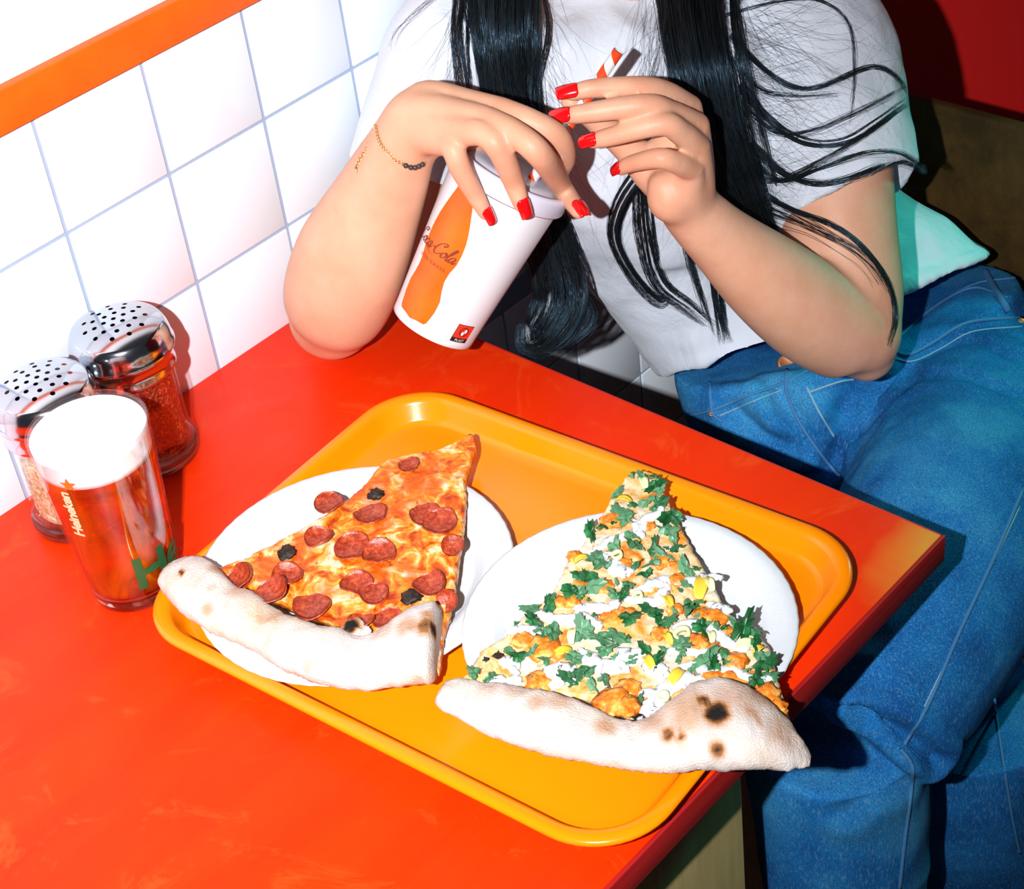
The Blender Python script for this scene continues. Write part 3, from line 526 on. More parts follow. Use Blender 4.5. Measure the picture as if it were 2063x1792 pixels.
def shaker(x, y, label, cm, level, slope, flake):
    r0 = tag(empty('glass_shaker', (x, y, TZ)), label, 'shaker', 'glass shakers by the wall')
    zz = np.r_[0, .0015, .004, .009, .014, .018, .022, .028, np.linspace(.034, .078, 6), .086, .094]
    def wob(k, n, r, z): return 1 + (.014*abs(math.cos(PI*k*16/n))**.6 - .007 if .025 < z < .082 else 0)
    prof = [(jar_r(z), z) for z in zz] + [(jar_r(z)-.0028, z) for z in zz[::-1][:-4]] + [(0, .0125)]
    v, f = lathe([(0, 0)] + prof, 128, False, wob); recalc(mesh('jar', v, f, M_GLASS, r0))
    v, f = lathe([(0, .0005), (.033, .0005), (.036, .002), (.0368, .005), (.0366, .0105), (.033, .0118), (0, .0118)], 64); recalc(mesh('jar_base', v, f, M_THICK, r0))
    rings = []
    for rr, z in [(.0005, .0130), (.0285, .0130), (.0300, .016)] + [(.0304, q) for q in np.linspace(.022, level, 10)] + [(.027, level+.002), (.014, level+.003), (.0005, level+.0035)]:
        ring = []
        for k in range(48):
            a = 2*PI*k/48; zq = z + (slope*(math.cos(a-.6)) if z > level-.02 else 0)*(rr/.03); q = 1 + .018*fbm((math.cos(a)*2, math.sin(a)*2, z*90), 1.5)
            ring.append((rr*q*math.cos(a), rr*q*math.sin(a), zq))
        rings.append(ring)
    v, f = loft(rings, True); o = recalc(mesh('spice_fill', v, f, cm, r0))
    for mi in flake:
        V, Fc = [], []
        for q in range(420):
            a = random.uniform(0, 2*PI); z = random.uniform(.015, level); rr = .0306; s = random.uniform(.0007, .0019); ln = s*random.uniform(1, 2.6 if mi > 1 else 1.5); al = random.uniform(0, PI)
            c = Vector((rr*math.cos(a), rr*math.sin(a), z)); tx = Vector((-math.sin(a), math.cos(a), 0)); tz = Vector((0, 0, 1)); n_ = Vector((math.cos(a), math.sin(a), 0))
            d = tx*math.cos(al) + tz*math.sin(al); e = -tx*math.sin(al) + tz*math.cos(al); o4 = len(V); lift = random.uniform(-.0004, .0006)
            V += [c + d*ln + n_*lift, c + e*s*.5 + n_*.0004, c - d*ln - n_*lift*.5, c - e*s*.5 - n_*.0003]; Fc.append((o4, o4+1, o4+2, o4+3))
        o = mesh('spice_flakes', V, Fc, fl_m[mi], r0, False); o['kind'] = 'stuff'
    # lid: skirt with a rolled bead, domed pierced top
    lz = .094
    prof = [(.0338, lz-.008), (.0352, lz-.008), (.0362, lz-.010), (.0374, lz-.0088), (.0372, lz-.0065), (.0364, lz-.004), (.0364, lz+.004), (.0378, lz+.0055), (.0398, lz+.0075), (.0404, lz+.0095), (.0398, lz+.0115), (.0392, lz+.0135), (.0389, lz+.016), (.0385, lz+.0185), (.0379, lz+.021), (.0370, lz+.0235), (.0359, lz+.0259), (.0345, lz+.0280)]
    hp = []
    for rr, n, a0 in ((0, 1, 0), (.0082, 6, .3), (.0160, 10, .1), (.0232, 11, .4)):
        for k in range(n): a = a0 + 2*PI*k/n; hp.append((rr*math.cos(a), rr*math.sin(a)))
    pts, eds = [], []
    def loop(cx, cy, r, n):
        o0 = len(pts); pts.extend(Vector((cx + r*math.cos(2*PI*k/n), cy + r*math.sin(2*PI*k/n))) for k in range(n)); eds.extend((o0+k, o0+(k+1) % n) for k in range(n))
    loop(0, 0, .0345, 80)
    for hx, hy in hp: loop(hx, hy, .0019, 14)
    for rr in np.linspace(.002, .0335, 22):
        for k in range(max(6, int(rr*2600))):
            a = 2*PI*k/max(6, int(rr*2600)) + rr*900; q = (rr*math.cos(a), rr*math.sin(a))
            if all((q[0]-hx)**2+(q[1]-hy)**2 > .0025**2 for hx, hy in hp): pts.append(Vector(q))
    from mathutils.geometry import delaunay_2d_cdt
    ov, oe, of_ = delaunay_2d_cdt(pts, eds, [], 0, 1e-7)[:3]
    def dz(r): return lz + .0353 - .0073*(r/.0345)**2.6
    dv = [(q.x, q.y, dz(q.length)) for q in ov]; df_ = []
    for fc in of_:
        c = sum((ov[i] for i in fc), Vector((0, 0)))/len(fc)
        if all((c.x-hx)**2+(c.y-hy)**2 > .00185**2 for hx, hy in hp): df_.append(tuple(fc))
    v, f = join([lathe(prof, 80), (dv, df_)]); o = mesh('lid', v, f, M_STEEL, r0)
    bmm = bmesh.new(); bmm.from_mesh(o.data); bmesh.ops.remove_doubles(bmm, verts=bmm.verts, dist=2e-5); bmesh.ops.recalc_face_normals(bmm, faces=bmm.faces); bmm.to_mesh(o.data); bmm.free()
    v, f = lathe([(0, lz+.012), (.034, lz+.012), (.034, lz+.014), (0, lz+.014)], 32); mesh('lid_lining', v, f, M_HOLE, r0)
    return r0
shaker(.0432, -.0085, 'glass shaker of dark red chili flakes against the tiles', M_CHILI, .080, .006, (0, 1))
shaker(.0545, -.0880, 'glass shaker of pale dried herbs behind the beer glass', M_OREG, .072, .010, (2, 3))
# ------------------------------------------------------------------ paper cup held over the table
CB = D(872, 657, 1.40); ca = RM @ np.array([.455, .825, .37]); ca /= np.linalg.norm(ca)
e1 = RM[:, 2] - ca*np.dot(RM[:, 2], ca); e1 /= np.linalg.norm(e1); e2 = np.cross(ca, e1)
CL = .134; RB, RT = .0335, .0452
def cpt(th, v, off=0): r = RB + (RT-RB)*v + off; return CB + ca*CL*v + r*(math.cos(th)*e1 + math.sin(th)*e2)
def cring(v, off=0, n=72): return [cpt(2*PI*k/n, v, off) for k in range(n)]
cup = tag(empty('paper_cup', CB), 'white paper soda cup with orange bottle print held above the table', 'cup')
t = NT('coated_white_paper'); t.col((.71, .73, .77)); t.set(rough=.35, spec=.4); M_CUP = t.m
rings = [[CB + ca*.004 + (np.array(p)-CB)*.0 for p in cring(0)], cring(.028, -.0015), cring(.004, -.0012), cring(0, -.0004), cring(.003, .0003), cring(.03, .0001)] + [cring(v) for v in np.linspace(.06, .96, 12)] + [cring(.985, .0012), cring(1.0, .0012), cring(1.0, -.0006), cring(.95, -.0006)]
v, f = loft(rings, False); cbody = keep(recalc(mesh('cup_body', v, f, M_CUP)), cup)
t = NT('milky_plastic'); t.col((.60, .60, .70)); t.set(rough=.25, sss=.2); t.b.inputs['Subsurface Scale'].default_value = .004; M_LID = t.m
lr = [(.945, .0022), (.935, .0030), (.945, .0038), (.985, .0030), (1.02, .0038), (1.045, .0034), (1.055, .0018), (1.05, -.0018), (1.03, -.0040), (1.015, -.0070), (1.045, -.0105), (1.05, -.02), (1.05, -.0449)]
v, f = loft([cring(a, b) for a, b in lr], True); clid = keep(recalc(mesh('cup_lid', v, f, M_LID)), cup)
bcup = BVHTree.FromPolygons([Vector(p) for r in [cring(v, .001) for v in np.linspace(0, .95, 8)] + [cring(.95, .0036), cring(1.05, .0036), cring(1.05, -.04)] for p in r], [(a*72+k, a*72+(k+1) % 72, (a+1)*72+(k+1) % 72, (a+1)*72+k) for a in range(10) for k in range(72)])
def hit(bv, px, py):
    d = ray(px, py); L = np.linalg.norm(d); h = bv.ray_cast(Vector(CAM), Vector(d/L), 5.0)
    return None if h[0] is None else h[3]/L                    # depth along the view axis
def under(o, part): o.parent = part; return o          # sub-part of a part whose own origin sits at the world origin
# prints on the cup
t = NT('orange_bottle_print'); nz = t.noise(22, 2); t.col(t.ramp(nz, [(.3, (.78, .085, .002)), (.7, (.86, .15, .005))])); t.set(rough=.35); M_PORG = t.m
ths = -.50
bw = [(.055, 0), (.06, .0085), (.075, .0118), (.11, .0128), (.17, .0142), (.24, .0145), (.30, .0128), (.36, .0118), (.42, .0126), (.48, .0146), (.55, .0152), (.62, .0148), (.68, .0136), (.74, .0118), (.80, .0098), (.86, .0078), (.915, .0066), (.93, .0078), (.945, .0076), (.95, 0)]
V, Fc = [], []; m = 11
for v_, hw in [(a, float(np.interp(a, [q[0] for q in bw], [q[1] for q in bw]))) for a in np.linspace(.055, .95, 64)]:
    r = RB + (RT-RB)*v_
    hw *= 1.2
    for k in range(m): V.append(cpt(ths + hw/r*(2*k/(m-1)-1), v_, .00022))
for i in range(63):
    for k in range(m-1): a = i*m+k; Fc.append((a, a+1, a+m+1, a+m))
under(mesh('printed_bottle', V, Fc, M_PORG), cbody)
def oncup(P2, th0, v0, off): return [cpt(th0 + x/(RB+(RT-RB)*(v0+y/CL)), v0 + y/CL, off) for x, y in P2]
def stroke(pts, w0, w1, n=40):
    P2 = spline([(x, y, 0) for x, y in pts], n)[:, :2]; T = np.gradient(P2, axis=0); V, Fc = [], []
    for i in range(n):
        a = math.atan2(T[i][1], T[i][0]); nrm = np.array([-math.sin(a), math.cos(a)]); ww = (w0 + (w1-w0)*abs(math.sin(a-.35)))/2; V += [tuple(P2[i]+nrm*ww), tuple(P2[i]-nrm*ww)]
    return V, [(2*i, 2*i+1, 2*i+3, 2*i+2) for i in range(n-1)]
gly = {'C': ([[(.62, .80), (.66, .95), (.45, 1.0), (.15, .75), (.02, .35), (.12, .02), (.40, .0), (.66, .22)], [(.62, .80), (.52, .74), (.50, .86)]], .70),
       'o': ([[(.24, .46), (.06, .30), (.06, .04), (.22, -.01), (.36, .16), (.36, .40), (.24, .46), (.30, .34), (.46, .38)]], .42),
       'c': ([[(.34, .38), (.26, .47), (.08, .30), (.06, .06), (.18, -.02), (.42, .2)]], .40),
       'a': ([[(.34, .42), (.20, .47), (.05, .26), (.08, .0), (.20, .02), (.34, .34)], [(.36, .46), (.33, .14), (.38, -.01), (.52, .2)]], .48),
       'l': ([[(.04, .2), (.22, .60), (.32, .98), (.22, 1.02), (.12, .6), (.12, .06), (.20, -.02), (.34, .2)]], .28), '-': ([[(.06, .30), (.16, .34), (.30, .30)]], .34)}
def script(word, size, slant=.42):
    x = 0; parts = []
    for chh in word:
        st, adv = gly[chh]
        for s_ in st: parts.append(stroke([((px + slant*py + x)*size, py*size) for px, py in s_], .05*size, .135*size))
        x += adv
    V, Fc = join(parts); cx = x*size/2; return [(a-cx, b) for a, b in V], Fc
M_PRED = simple('dark_red_script_print', (.22, .022, .008), .45)
V, Fc = script('Coca-Cola', .0112); under(mesh('printed_lettering', oncup(V, ths-.22, .475, .0005), Fc, M_PRED, None, False), cbody)['label'] = 'dark red script lettering on the bottle print'
V = [(.0145*math.sin(a*.0)+x, y) for x, y, a in [(x, -.0012 - .0016*math.sin(x*260) , 0) for x in np.linspace(-.012, .010, 20)]]
V2 = [(x, y-.0007*(1-abs(i/9.5-1))) for i, (x, y) in enumerate(V)]; under(mesh('printed_swash', oncup(V+V2, ths-.30, .475, .0005), [(i, i+1, 21+i, 20+i) for i in range(19)], M_PRED, None, False), cbody)
V, Fc = text_mesh('UTEN SUKKER', .0040, 0, 1.15); under(mesh('printed_lettering', oncup([(x, y) for x, y, z in V], ths-.08, .405, .0005), Fc, M_PRED, None, False), cbody)['label'] = 'small dark red capitals'
# plastic-in-product mark: white frame, red panel, black ring, slash, white drops, black band
def patch(x0, x1, y0, y1, n=6): return [(x0+(x1-x0)*i/n, y) for y in (y0, y1) for i in range(n+1)], [(i, i+1, n+2+i, n+1+i) for i in range(n)]
TM, VM = .80, .055
M_W = simple('white_print', (.9, .9, .9), .5); M_R = simple('red_print', (.8, .03, .01), .5); M_B = simple('black_print', (.012, .008, .008), .5)
for (x0, x1, y0, y1), mm, of, nm in (((-.0078, .0078, -.001, .0150), M_B, .00018, 'mark_frame'), ((-.0074, .0074, .0030, .0146), M_R, .00034, 'mark_panel'), ((-.0074, .0074, -.0006, .0030), M_B, .00034, 'mark_band')):
    V, Fc = patch(x0, x1, y0, y1); under(mesh(nm, oncup(V, TM, VM, of), Fc, mm, None, False), cbody)
ringv = [(.0040*math.cos(2*PI*k/28)*q, .0088 + .0040*math.sin(2*PI*k/28)*q) for q in (1, .8) for k in range(28)]
a_ = (ringv, [(k, (k+1) % 28, 28+(k+1) % 28, 28+k) for k in range(28)]); b_ = stroke([(-.0028, .0060), (.0028, .0116)], .0008, .0008, 6)
V, Fc = join([a_, b_]); under(mesh('mark_ring', oncup(V, TM, VM, .0005), Fc, M_B, None, False), cbody)
dr = [[(cx + .0012*math.cos(2*PI*k/12), cy + .0018*math.sin(2*PI*k/12)) for k in range(12)] for cx, cy in ((-.0008, .0072), (.0012, .0098))]
V, Fc = join([(d_, [tuple(range(12))]) for d_ in dr]); under(mesh('mark_drops', oncup(V, TM, VM, .00055), Fc, M_W, None, False), cbody)
V, Fc = text_mesh('PLAST', .0030, 0, 1.1); under(mesh('printed_lettering', oncup([(x, y) for x, y, z in V], TM, VM+.0001, .0005), Fc, M_W, None, False), cbody)
# straw
S0 = CB + ca*CL*.86 + e2*.004; 
SA = D(1066, 372, 1.352); SB = D(1246, 103, 1.300); sd = SB-SA; SA = SA - sd*.18; sl = np.linalg.norm(SB-SA); sd = (SB-SA)/sl
t = NT('striped_paper'); s3 = t.n('ShaderNodeSeparateXYZ'); t.l(t.co(), s3.inputs[0]); ang = t.math('DIVIDE', t.math('ARCTAN2', s3.outputs[1], s3.outputs[0]), 2*PI)
fr = t.math('FRACT', t.math('ADD', t.math('ADD', t.math('MULTIPLY', s3.outputs[2], 1/.0195), 20.30), ang)); t.col(t.mix(t.math('GREATER_THAN', fr, .5), (.74, .74, .74), (.82, .065, .010))); t.set(rough=.5); M_STRAW = t.m
v, f = loft([[(r*math.cos(2*PI*k/24), r*math.sin(2*PI*k/24), z) for k in range(24)] for r, z in ((.0036, 0), (.0041, 0), (.0041, sl), (.0036, sl), (.0036, .001))], False)
o = recalc(mesh('drinking_straw', v, f, M_STRAW)); o.location = SA; o.rotation_euler = Vector(sd).to_track_quat('Z', 'X').to_euler(); tag(o, 'white and orange spiral striped paper straw in the soda cup', 'straw')
# ------------------------------------------------------------------ person
t = NT('skin'); nz = t.noise(35, 3); fine = t.noise(700, 2)
fa = t.n('ShaderNodeAttribute'); fa.attribute_name = 'flush'; t.col(t.mix(t.math('MULTIPLY', fa.outputs['Fac'], .55), t.ramp(nz, [(.3, (.67, .335, .205)), (.7, (.73, .40, .265))]), (.62, .20, .11))); t.set(rough=.48, spec=.35, sss=.12); t.b.inputs['Subsurface Radius'].default_value = (.012, .004, .002); t.b.inputs['Subsurface Scale'].default_value = .5; t.bump(t.math('ADD', fine, t.math('MULTIPLY', t.noise(160, 4, .6), 1.5)), .22, .0006); M_SKIN = t.m
t = NT('red_nail_lacquer'); t.col((.72, .004, .006)); t.set(rough=.12, spec=.6, coat=.6); M_NAIL = t.m
per = tag(empty('person', D(1700, 760, 1.72)), 'person in white t-shirt and blue jeans leaning on the table, holding a soda cup', 'person')
HB = []                                                        # closed tubes fused into one body
def limb(pts, k=36, n=None, flat=None):
    P4 = np.array([[*D(a, b, c), r] for a, b, c, r in pts]); S = spline(P4, n or len(pts)*8)
    for e, sg in ((0, 1), (-1, -1)):                            # rounded ends
        pass
    P3, rr = S[:, :3], S[:, 3]
    t0 = (P3[0]-P3[1]); t0 /= np.linalg.norm(t0); t1 = (P3[-1]-P3[-2]); t1 /= np.linalg.norm(t1)
    a = [P3[0] + t0*rr[0]*q for q in (.92, .7, .38)]; b = [P3[-1] + t1*rr[-1]*q for q in (.38, .7, .92)]
    ra = [rr[0]*q for q in (.38, .71, .925)]; rb = [rr[-1]*q for q in (.925, .71, .38)]
    P = np.vstack([a, P3, b]); rr = np.r_[ra, rr, rb]; HB.append(tube(P, rr, k)); return P3
# right arm (elbow on the table) and hand over the lid
E1 = (668, 628, 1.455, .043)
limb([(985, 40, 1.485, .048), (905, 170, 1.480, .045), (790, 400, 1.475, .042), (700, 580, 1.470, .040), (668, 640, 1.462, .036)])
limb([(655, 660, 1.465, .026), (672, 622, 1.450, .0425), (708, 520, 1.415, .0455), (765, 395, 1.375, .0355), (808, 300, 1.340, .0270), (838, 245, 1.322, .0250)])
wr = (842, 246, 1.318, .0235)
mc1 = {'index': (1012, 226, 1.292, .0108), 'middle': (975, 243, 1.280, .0112), 'ring': (940, 264, 1.280, .0110), 'pinky': (905, 288, 1.288, .0100)}
for k_, dx in (('index', (862, 205, 1.318, .0165)), ('middle', (852, 228, 1.310, .017)), ('ring', (846, 250, 1.312, .017)), ('pinky', (848, 272, 1.318, .015))):
    m_ = mc1[k_]; limb([wr, dx, tuple((np.array(dx)*.45 + np.array(m_)*.55) * np.array([1, 1, 1, 1])), m_], 16)
limb([wr, (900, 220, 1.312, .017), (950, 240, 1.300, .014), (985, 250, 1.297, .012)], 16)
def cd_(px, py, r): h = hit(bcup, px, py); return (h if h else 1.33) - r - .0008
f1 = {'index': [mc1['index'], (1070, 246, 1.284, .0096), (1121, 276, 1.292, .0096), (1138, 318, 1.318, .0082), (1124, 350, 1.340, .0070)],
      'middle': [mc1['middle'], (1035, 268, 1.268, .0098), (1088, 312, 1.268, .0098), (1132, 378, cd_(1132, 390, .013), .0083), (1166, 425, cd_(1160, 425, .0062), .0064)],
      'ring': [mc1['ring'], (975, 270, 1.270, .0096), (1006, 300, 1.270, .0095), (1034, 365, cd_(1034, 372, .0105), .0080), (1050, 412, cd_(1050, 412, .0062), .0062)],
      'pinky': [mc1['pinky'], (915, 305, 1.284, .0087), (928, 340, 1.290, .0083), (957, 392, cd_(962, 395, .0095), .0071), (978, 430, cd_(978, 428, .0055), .0055)]}
for k_ in f1: limb(f1[k_], 16)
limb([(870, 265, 1.330, .014), (935, 290, 1.350, .0125), (1000, 292, 1.390, .0105), (1060, 300, 1.425, .0088)], 16)   # thumb on the far side of the lid
# left arm and hand on the straw
limb([(1650, 60, 1.535, .052), (1672, 250, 1.515, .050), (1690, 450, 1.500, .0480), (1712, 600, 1.495, .045), (1726, 672, 1.490, .038)])
limb([(1748, 715, 1.500, .024), (1722, 678, 1.496, .041), (1640, 634, 1.468, .0425), (1545, 562, 1.435, .0375), (1450, 480, 1.402, .0275), (1392, 424, 1.380, .0235)])
w2 = (1385, 418, 1.376, .0225)
mc2 = {'index': (1388, 218, 1.345, .0105), 'middle': (1402, 254, 1.332, .0108), 'ring': (1404, 297, 1.328, .0105), 'pinky': (1394, 341, 1.332, .0096)}
f2 = {'index': [mc2['index'], (1340, 188, 1.322, .0095), (1290, 177, 1.310, .0088), (1200, 178, 1.305, .0074), (1152, 187, 1.306, .0062)],
      'middle': [mc2['middle'], (1350, 228, 1.310, .0097), (1298, 213, 1.297, .0090), (1180, 228, 1.300, .0075), (1140, 234, 1.304, .0062)],
      'ring': [mc2['ring'], (1372, 268, 1.308, .0095), (1333, 250, 1.296, .0088), (1232, 275, 1.306, .0073), (1195, 284, 1.312, .0061)],
      'pinky': [mc2['pinky'], (1362, 328, 1.314, .0085), (1327, 319, 1.307, .0079), (1272, 330, 1.325, .0066), (1252, 340, 1.334, .0056)]}
for k_, c in (('index', (1392, 330, 1.372, .016)), ('middle', (1396, 340, 1.362, .017)), ('ring', (1396, 360, 1.356, .017)), ('pinky', (1384, 384, 1.354, .0165))):
    limb([w2, c, mc2[k_]], 16)
for k_ in f2: limb(f2[k_], 16)
limb([(1385, 250, 1.362, .012), (1350, 300, 1.368, .017), (1350, 350, 1.368, .018)], 20)
limb([(1380, 410, 1.37, .018), (1350, 402, 1.357, .0185), (1340, 380, 1.352, .0150)], 16)
limb([(1372, 400, 1.385, .018), (1320, 352, 1.375, .0165), (1268, 300, 1.366, .0125), (1200, 240, 1.346, .0100), (1150, 205, 1.330, .0078)], 16)
# neck, head and the trunk inside the shirt
limb([(1212, -440, 1.395, .062), (1218, -350, 1.40, .088), (1228, -250, 1.425, .084), (1236, -150, 1.465, .056), (1245, -30, 1.50, .054), (1262, 60, 1.535, .075), (1330, 240, 1.55, .075), (1460, 440, 1.62, .06)])
limb([(980, 40, 1.485, .04), (1100, 20, 1.515, .045), (1270, 40, 1.535, .05), (1480, 30, 1.55, .045), (1650, 60, 1.54, .042)])
limb([(1221, -335, 1.316, .007), (1222, -285, 1.299, .0105), (1224, -262, 1.314, .009)], 16)     # nose
for sx in (-1, 1): limb([(1222+sx*245, -335, 1.40, .012), (1222+sx*250, -295, 1.402, .011)], 12)    # ears
V, Fc = join(HB)
body = mesh('body', V, Fc, M_SKIN)
md = body.modifiers.new('fuse', 'REMESH'); md.mode = 'VOXEL'; md.voxel_size = .0016; md.use_smooth_shade = True
md = body.modifiers.new('soft', 'SMOOTH'); md.factor = .5; md.iterations = 9
apply_mods(body)
def soften(o, spots, it=40, fac=.6):
    co = np.empty(len(o.data.vertices)*3); o.data.vertices.foreach_get('co', co); co = co.reshape(-1, 3); w_ = np.zeros(len(co))
    for c, r in spots: w_ = np.maximum(w_, np.clip(1.3*(1-(np.linalg.norm(co-c, axis=1)/r)**2), 0, 1))
    vg = o.vertex_groups.new(name='soft')
    for q in range(1, 6):
        ids = np.nonzero((w_ > (q-1)/5) & (w_ <= q/5))[0]
        if len(ids): vg.add(ids.tolist(), q/5, 'REPLACE')
    md = o.modifiers.new('soft', 'SMOOTH'); md.factor = fac; md.iterations = it; md.vertex_group = 'soft'; apply_mods(o); o.vertex_groups.clear()
soften(body, [(D(660, 640, 1.46), .085), (D(1735, 695, 1.49), .085), (D(1355, 405, 1.36), .034), (D(835, 270, 1.33), .045), (D(1390, 420, 1.38), .03), (D(700, 480, 1.41), .09), (D(1560, 570, 1.44), .09), (D(1690, 480, 1.5), .08)], 90)
keep(body, per); body.location = Vector((0, 0, 0)) - Vector(per.location)
bvb = BVHTree.FromPolygons([v.co for v in body.data.vertices], [tuple(p.vertices) for p in body.data.polygons])
co = np.empty(len(body.data.vertices)*3); body.data.vertices.foreach_get('co', co); co = co.reshape(-1, 3); fv = np.zeros(len(co))
for fd in (f1, f2):                                             # pinker skin over the knuckles and finger ends
    for fg in fd.values():
        for q, k_, r_ in ((0, .55, .011), (2, .8, .009), (3, .5, .007), (4, .7, .008)):
            c = D(*fg[q][:3]) + RM[:, 2]*fg[q][3]*.7; fv = np.maximum(fv, k_*np.exp(-(np.linalg.norm(co-c, axis=1)/r_)**2))
for c, r_, k_ in ((D(640, 690, 1.44), .03, .5), (D(1745, 730, 1.47), .035, .5), (D(1345, 410, 1.335), .02, .3)): fv = np.maximum(fv, k_*np.exp(-(np.linalg.norm(co-c, axis=1)/r_)**2))
body.data.attributes.new('flush', 'FLOAT', 'POINT').data.foreach_set('value', fv.astype(np.float32))
for sx in (-1, 1):
    bm = bmesh.new(); bmesh.ops.create_uvsphere(bm, u_segments=18, v_segments=12, radius=.0115)
    for v in bm.verts: v.co.z *= .7
    o = from_bm('eye', bm, simple('eye_brown', (.06, .03, .02), .15)); o.location = D(1222+sx*88, -345, 1.322); o.parent = body
bm = bmesh.new(); bmesh.ops.create_uvsphere(bm, u_segments=20, v_segments=10, radius=1)
for v in bm.verts: q = RM @ np.array([v.co.x*.024, v.co.y*.008, v.co.z*.008]); v.co = Vector(D(1226, -212, 1.327) + q)
o = from_bm('lips', bm, simple('lip_pink', (.55, .16, .14), .35)); o.parent = body
# nails: curved plates over the last finger bone, reaching past the tip
def nail(fing, dors, length=.019, wid=.9, roll=0.):
    a = D(*fing[-2][:3]); b = D(*fing[-1][:3]); ax = b-a; ax /= np.linalg.norm(ax); rt = fing[-1][3]
    dv = RM @ np.array(dors); dv -= ax*np.dot(dv, ax); dv /= np.linalg.norm(dv); sv = np.cross(ax, dv)
    V, Fc = [], []; n, m = 12, 9; start = b - ax*rt*.75
    for lay in (0, 1):
        for i in range(n):
            s = i/(n-1); w_ = wid*(1 - .22*s**2)*(1 if s > .18 else .62 + .38*math.sqrt(s/.18)); c = start + ax*length*s - dv*(rt*.02 + .0022*s*s)
            for k in range(m):
                th = w_*(2*k/(m-1)-1); rad = rt*1.06 + (.0006 if lay == 0 else -.0002); V.append(c + rad*(math.cos(th)*dv + math.sin(th)*sv) - ax*.0012*(1-math.cos(th*1.6))*(1 if s > .8 else 0))
    N = n*m
    for i in range(n-1):
        for k in range(m-1): q = i*m+k; Fc.append((q, q+1, q+m+1, q+m)); Fc.append((N+q, N+q+m, N+q+m+1, N+q+1))
    for i in range(n-1):
        for k in (0, m-1): q = i*m+k; Fc.append((q, q+m, N+q+m, N+q))
    for k in range(m-1):
        for i in (0, n-1): q = i*m+k; Fc.append((q, q+1, N+q+1, N+q))
    recalc(mesh('fingernail', V, Fc, M_NAIL, body))
nail(f1['middle'], (.35, .35, 1), .016); nail(f1['ring'], (.3, .2, 1), .0155); nail(f1['pinky'], (.45, .2, 1), .0135)
nail(f2['index'], (-.15, .25, 1), .0165, 1.0); nail(f2['middle'], (-.1, .15, 1), .0165, 1.0); nail(f2['ring'], (-.3, .1, 1), .015); nail(f2['pinky'], (-1, .05, .55), .0125)
# ---- shirt
t = NT('white_cotton'); wv = t.noise(900, 2); fo = t.noise(16, 4, .6, .6, sc3=(1, 1, .6)); t.col((.66, .70, .78)); t.set(rough=.85, spec=.2, sheen=.2); t.bump(t.math('ADD', t.math('MULTIPLY', wv, .25), t.math('MULTIPLY', fo, 2.4)), .45, .004); M_SHIRT = t.m
def rows(rw, n=40, k=44, ex=2.4, clampx=None):
    A = []
    for (lx, ly, ld), (rx, ry, rd), b in rw:
        A.append(np.r_[D(lx, ly, ld), D(rx, ry, rd), b])
    S = spline(A, n); C_ = (S[:, :3]+S[:, 3:6])/2; T = np.gradient(C_, axis=0); out = []
    for i in range(n):
        h = (S[i, 3:6]-S[i, :3])/2; ax = T[i]/np.linalg.norm(T[i]); nn = np.cross(ax, h); nn /= np.linalg.norm(nn)
        if np.dot(nn, RM[:, 2]) < 0: nn = -nn
        ring = []
        for j in range(k):
            th = 2*PI*j/k; x, y = math.cos(th), math.sin(th); p = C_[i] + h*math.copysign(abs(x)**(2/ex), x) + nn*S[i, 6]*math.copysign(abs(y)**(2/ex), y)
            if clampx is not None and p[0] < clampx: p[0] = clampx
            ring.append(p)
        out.append(ring)
    return out
def inset(rings, q=.75, dv=.02):
    c = np.mean(rings[-1], axis=0); c0 = np.mean(rings[-3], axis=0); d = c0-c; d /= np.linalg.norm(d)
    rings.append([c + (np.array(p)-c)*.93 for p in rings[-1]]); rings.append([c + (np.array(p)-c)*q + d*dv for p in rings[-1]]); return rings
tor = inset(rows([((1140, 12, 1.495), (1362, 12, 1.525), .038), ((1020, 14, 1.485), (1550, 10, 1.54), .058), ((900, 60, 1.475), (1640, 60, 1.56), .085), ((905, 170, 1.49), (1690, 170, 1.58), .098), ((960, 310, 1.52), (1735, 300, 1.62), .105), ((1080, 460, 1.58), (1812, 385, 1.69), .095), ((1200, 600, 1.63), (1895, 432, 1.72), .090), ((1290, 705, 1.655), (1950, 480, 1.735), .092), ((1338, 762, 1.66), (1978, 515, 1.74), .098)], 50, 48, 2.3, .006), .9, .02)
def sleeve(pts, n=22, k=36, skew=0):
    P4 = np.array([[*D(a, b, c), r] for a, b, c, r in pts]); S = spline(P4, n); T, N, B = frames(S[:, :3])
    rg = [[S[i, :3] + S[i, 3]*(math.cos(2*PI*j/k)*N[i] + math.sin(2*PI*j/k)*B[i]) for j in range(k)] for i in range(n)]
    for i, r_ in enumerate(rg):
        for p in r_:
            p -= T[i]*skew*(i/(n-1))**2*np.dot(p-S[i, :3], RM[:, 0])/S[i, 3]; p[0] = max(p[0], .005)
    c = S[-1, :3]; rg.append([c + (p-c)*.88 for p in rg[-1]]); rg.append([c + (p-c)*.97 - T[-1]*.022 for p in rg[-1]]); return rg
slv1 = sleeve([(1010, 50, 1.49, .072), (935, 100, 1.478, .066), (875, 215, 1.476, .057), (822, 365, 1.476, .050)])
slv2 = sleeve([(1530, 40, 1.545, .082), (1612, 120, 1.535, .080), (1668, 260, 1.522, .072), (1712, 404, 1.508, .0650)], skew=.013)
V, Fc = join([loft(tor), loft(slv1), loft(slv2)])
shirt = mesh('shirt', V, Fc, M_SHIRT)
md = shirt.modifiers.new('fuse', 'REMESH'); md.mode = 'VOXEL'; md.voxel_size = .0034; md.use_smooth_shade = True
md = shirt.modifiers.new('soft', 'SMOOTH'); md.factor = .5; md.iterations = 8
apply_mods(shirt)
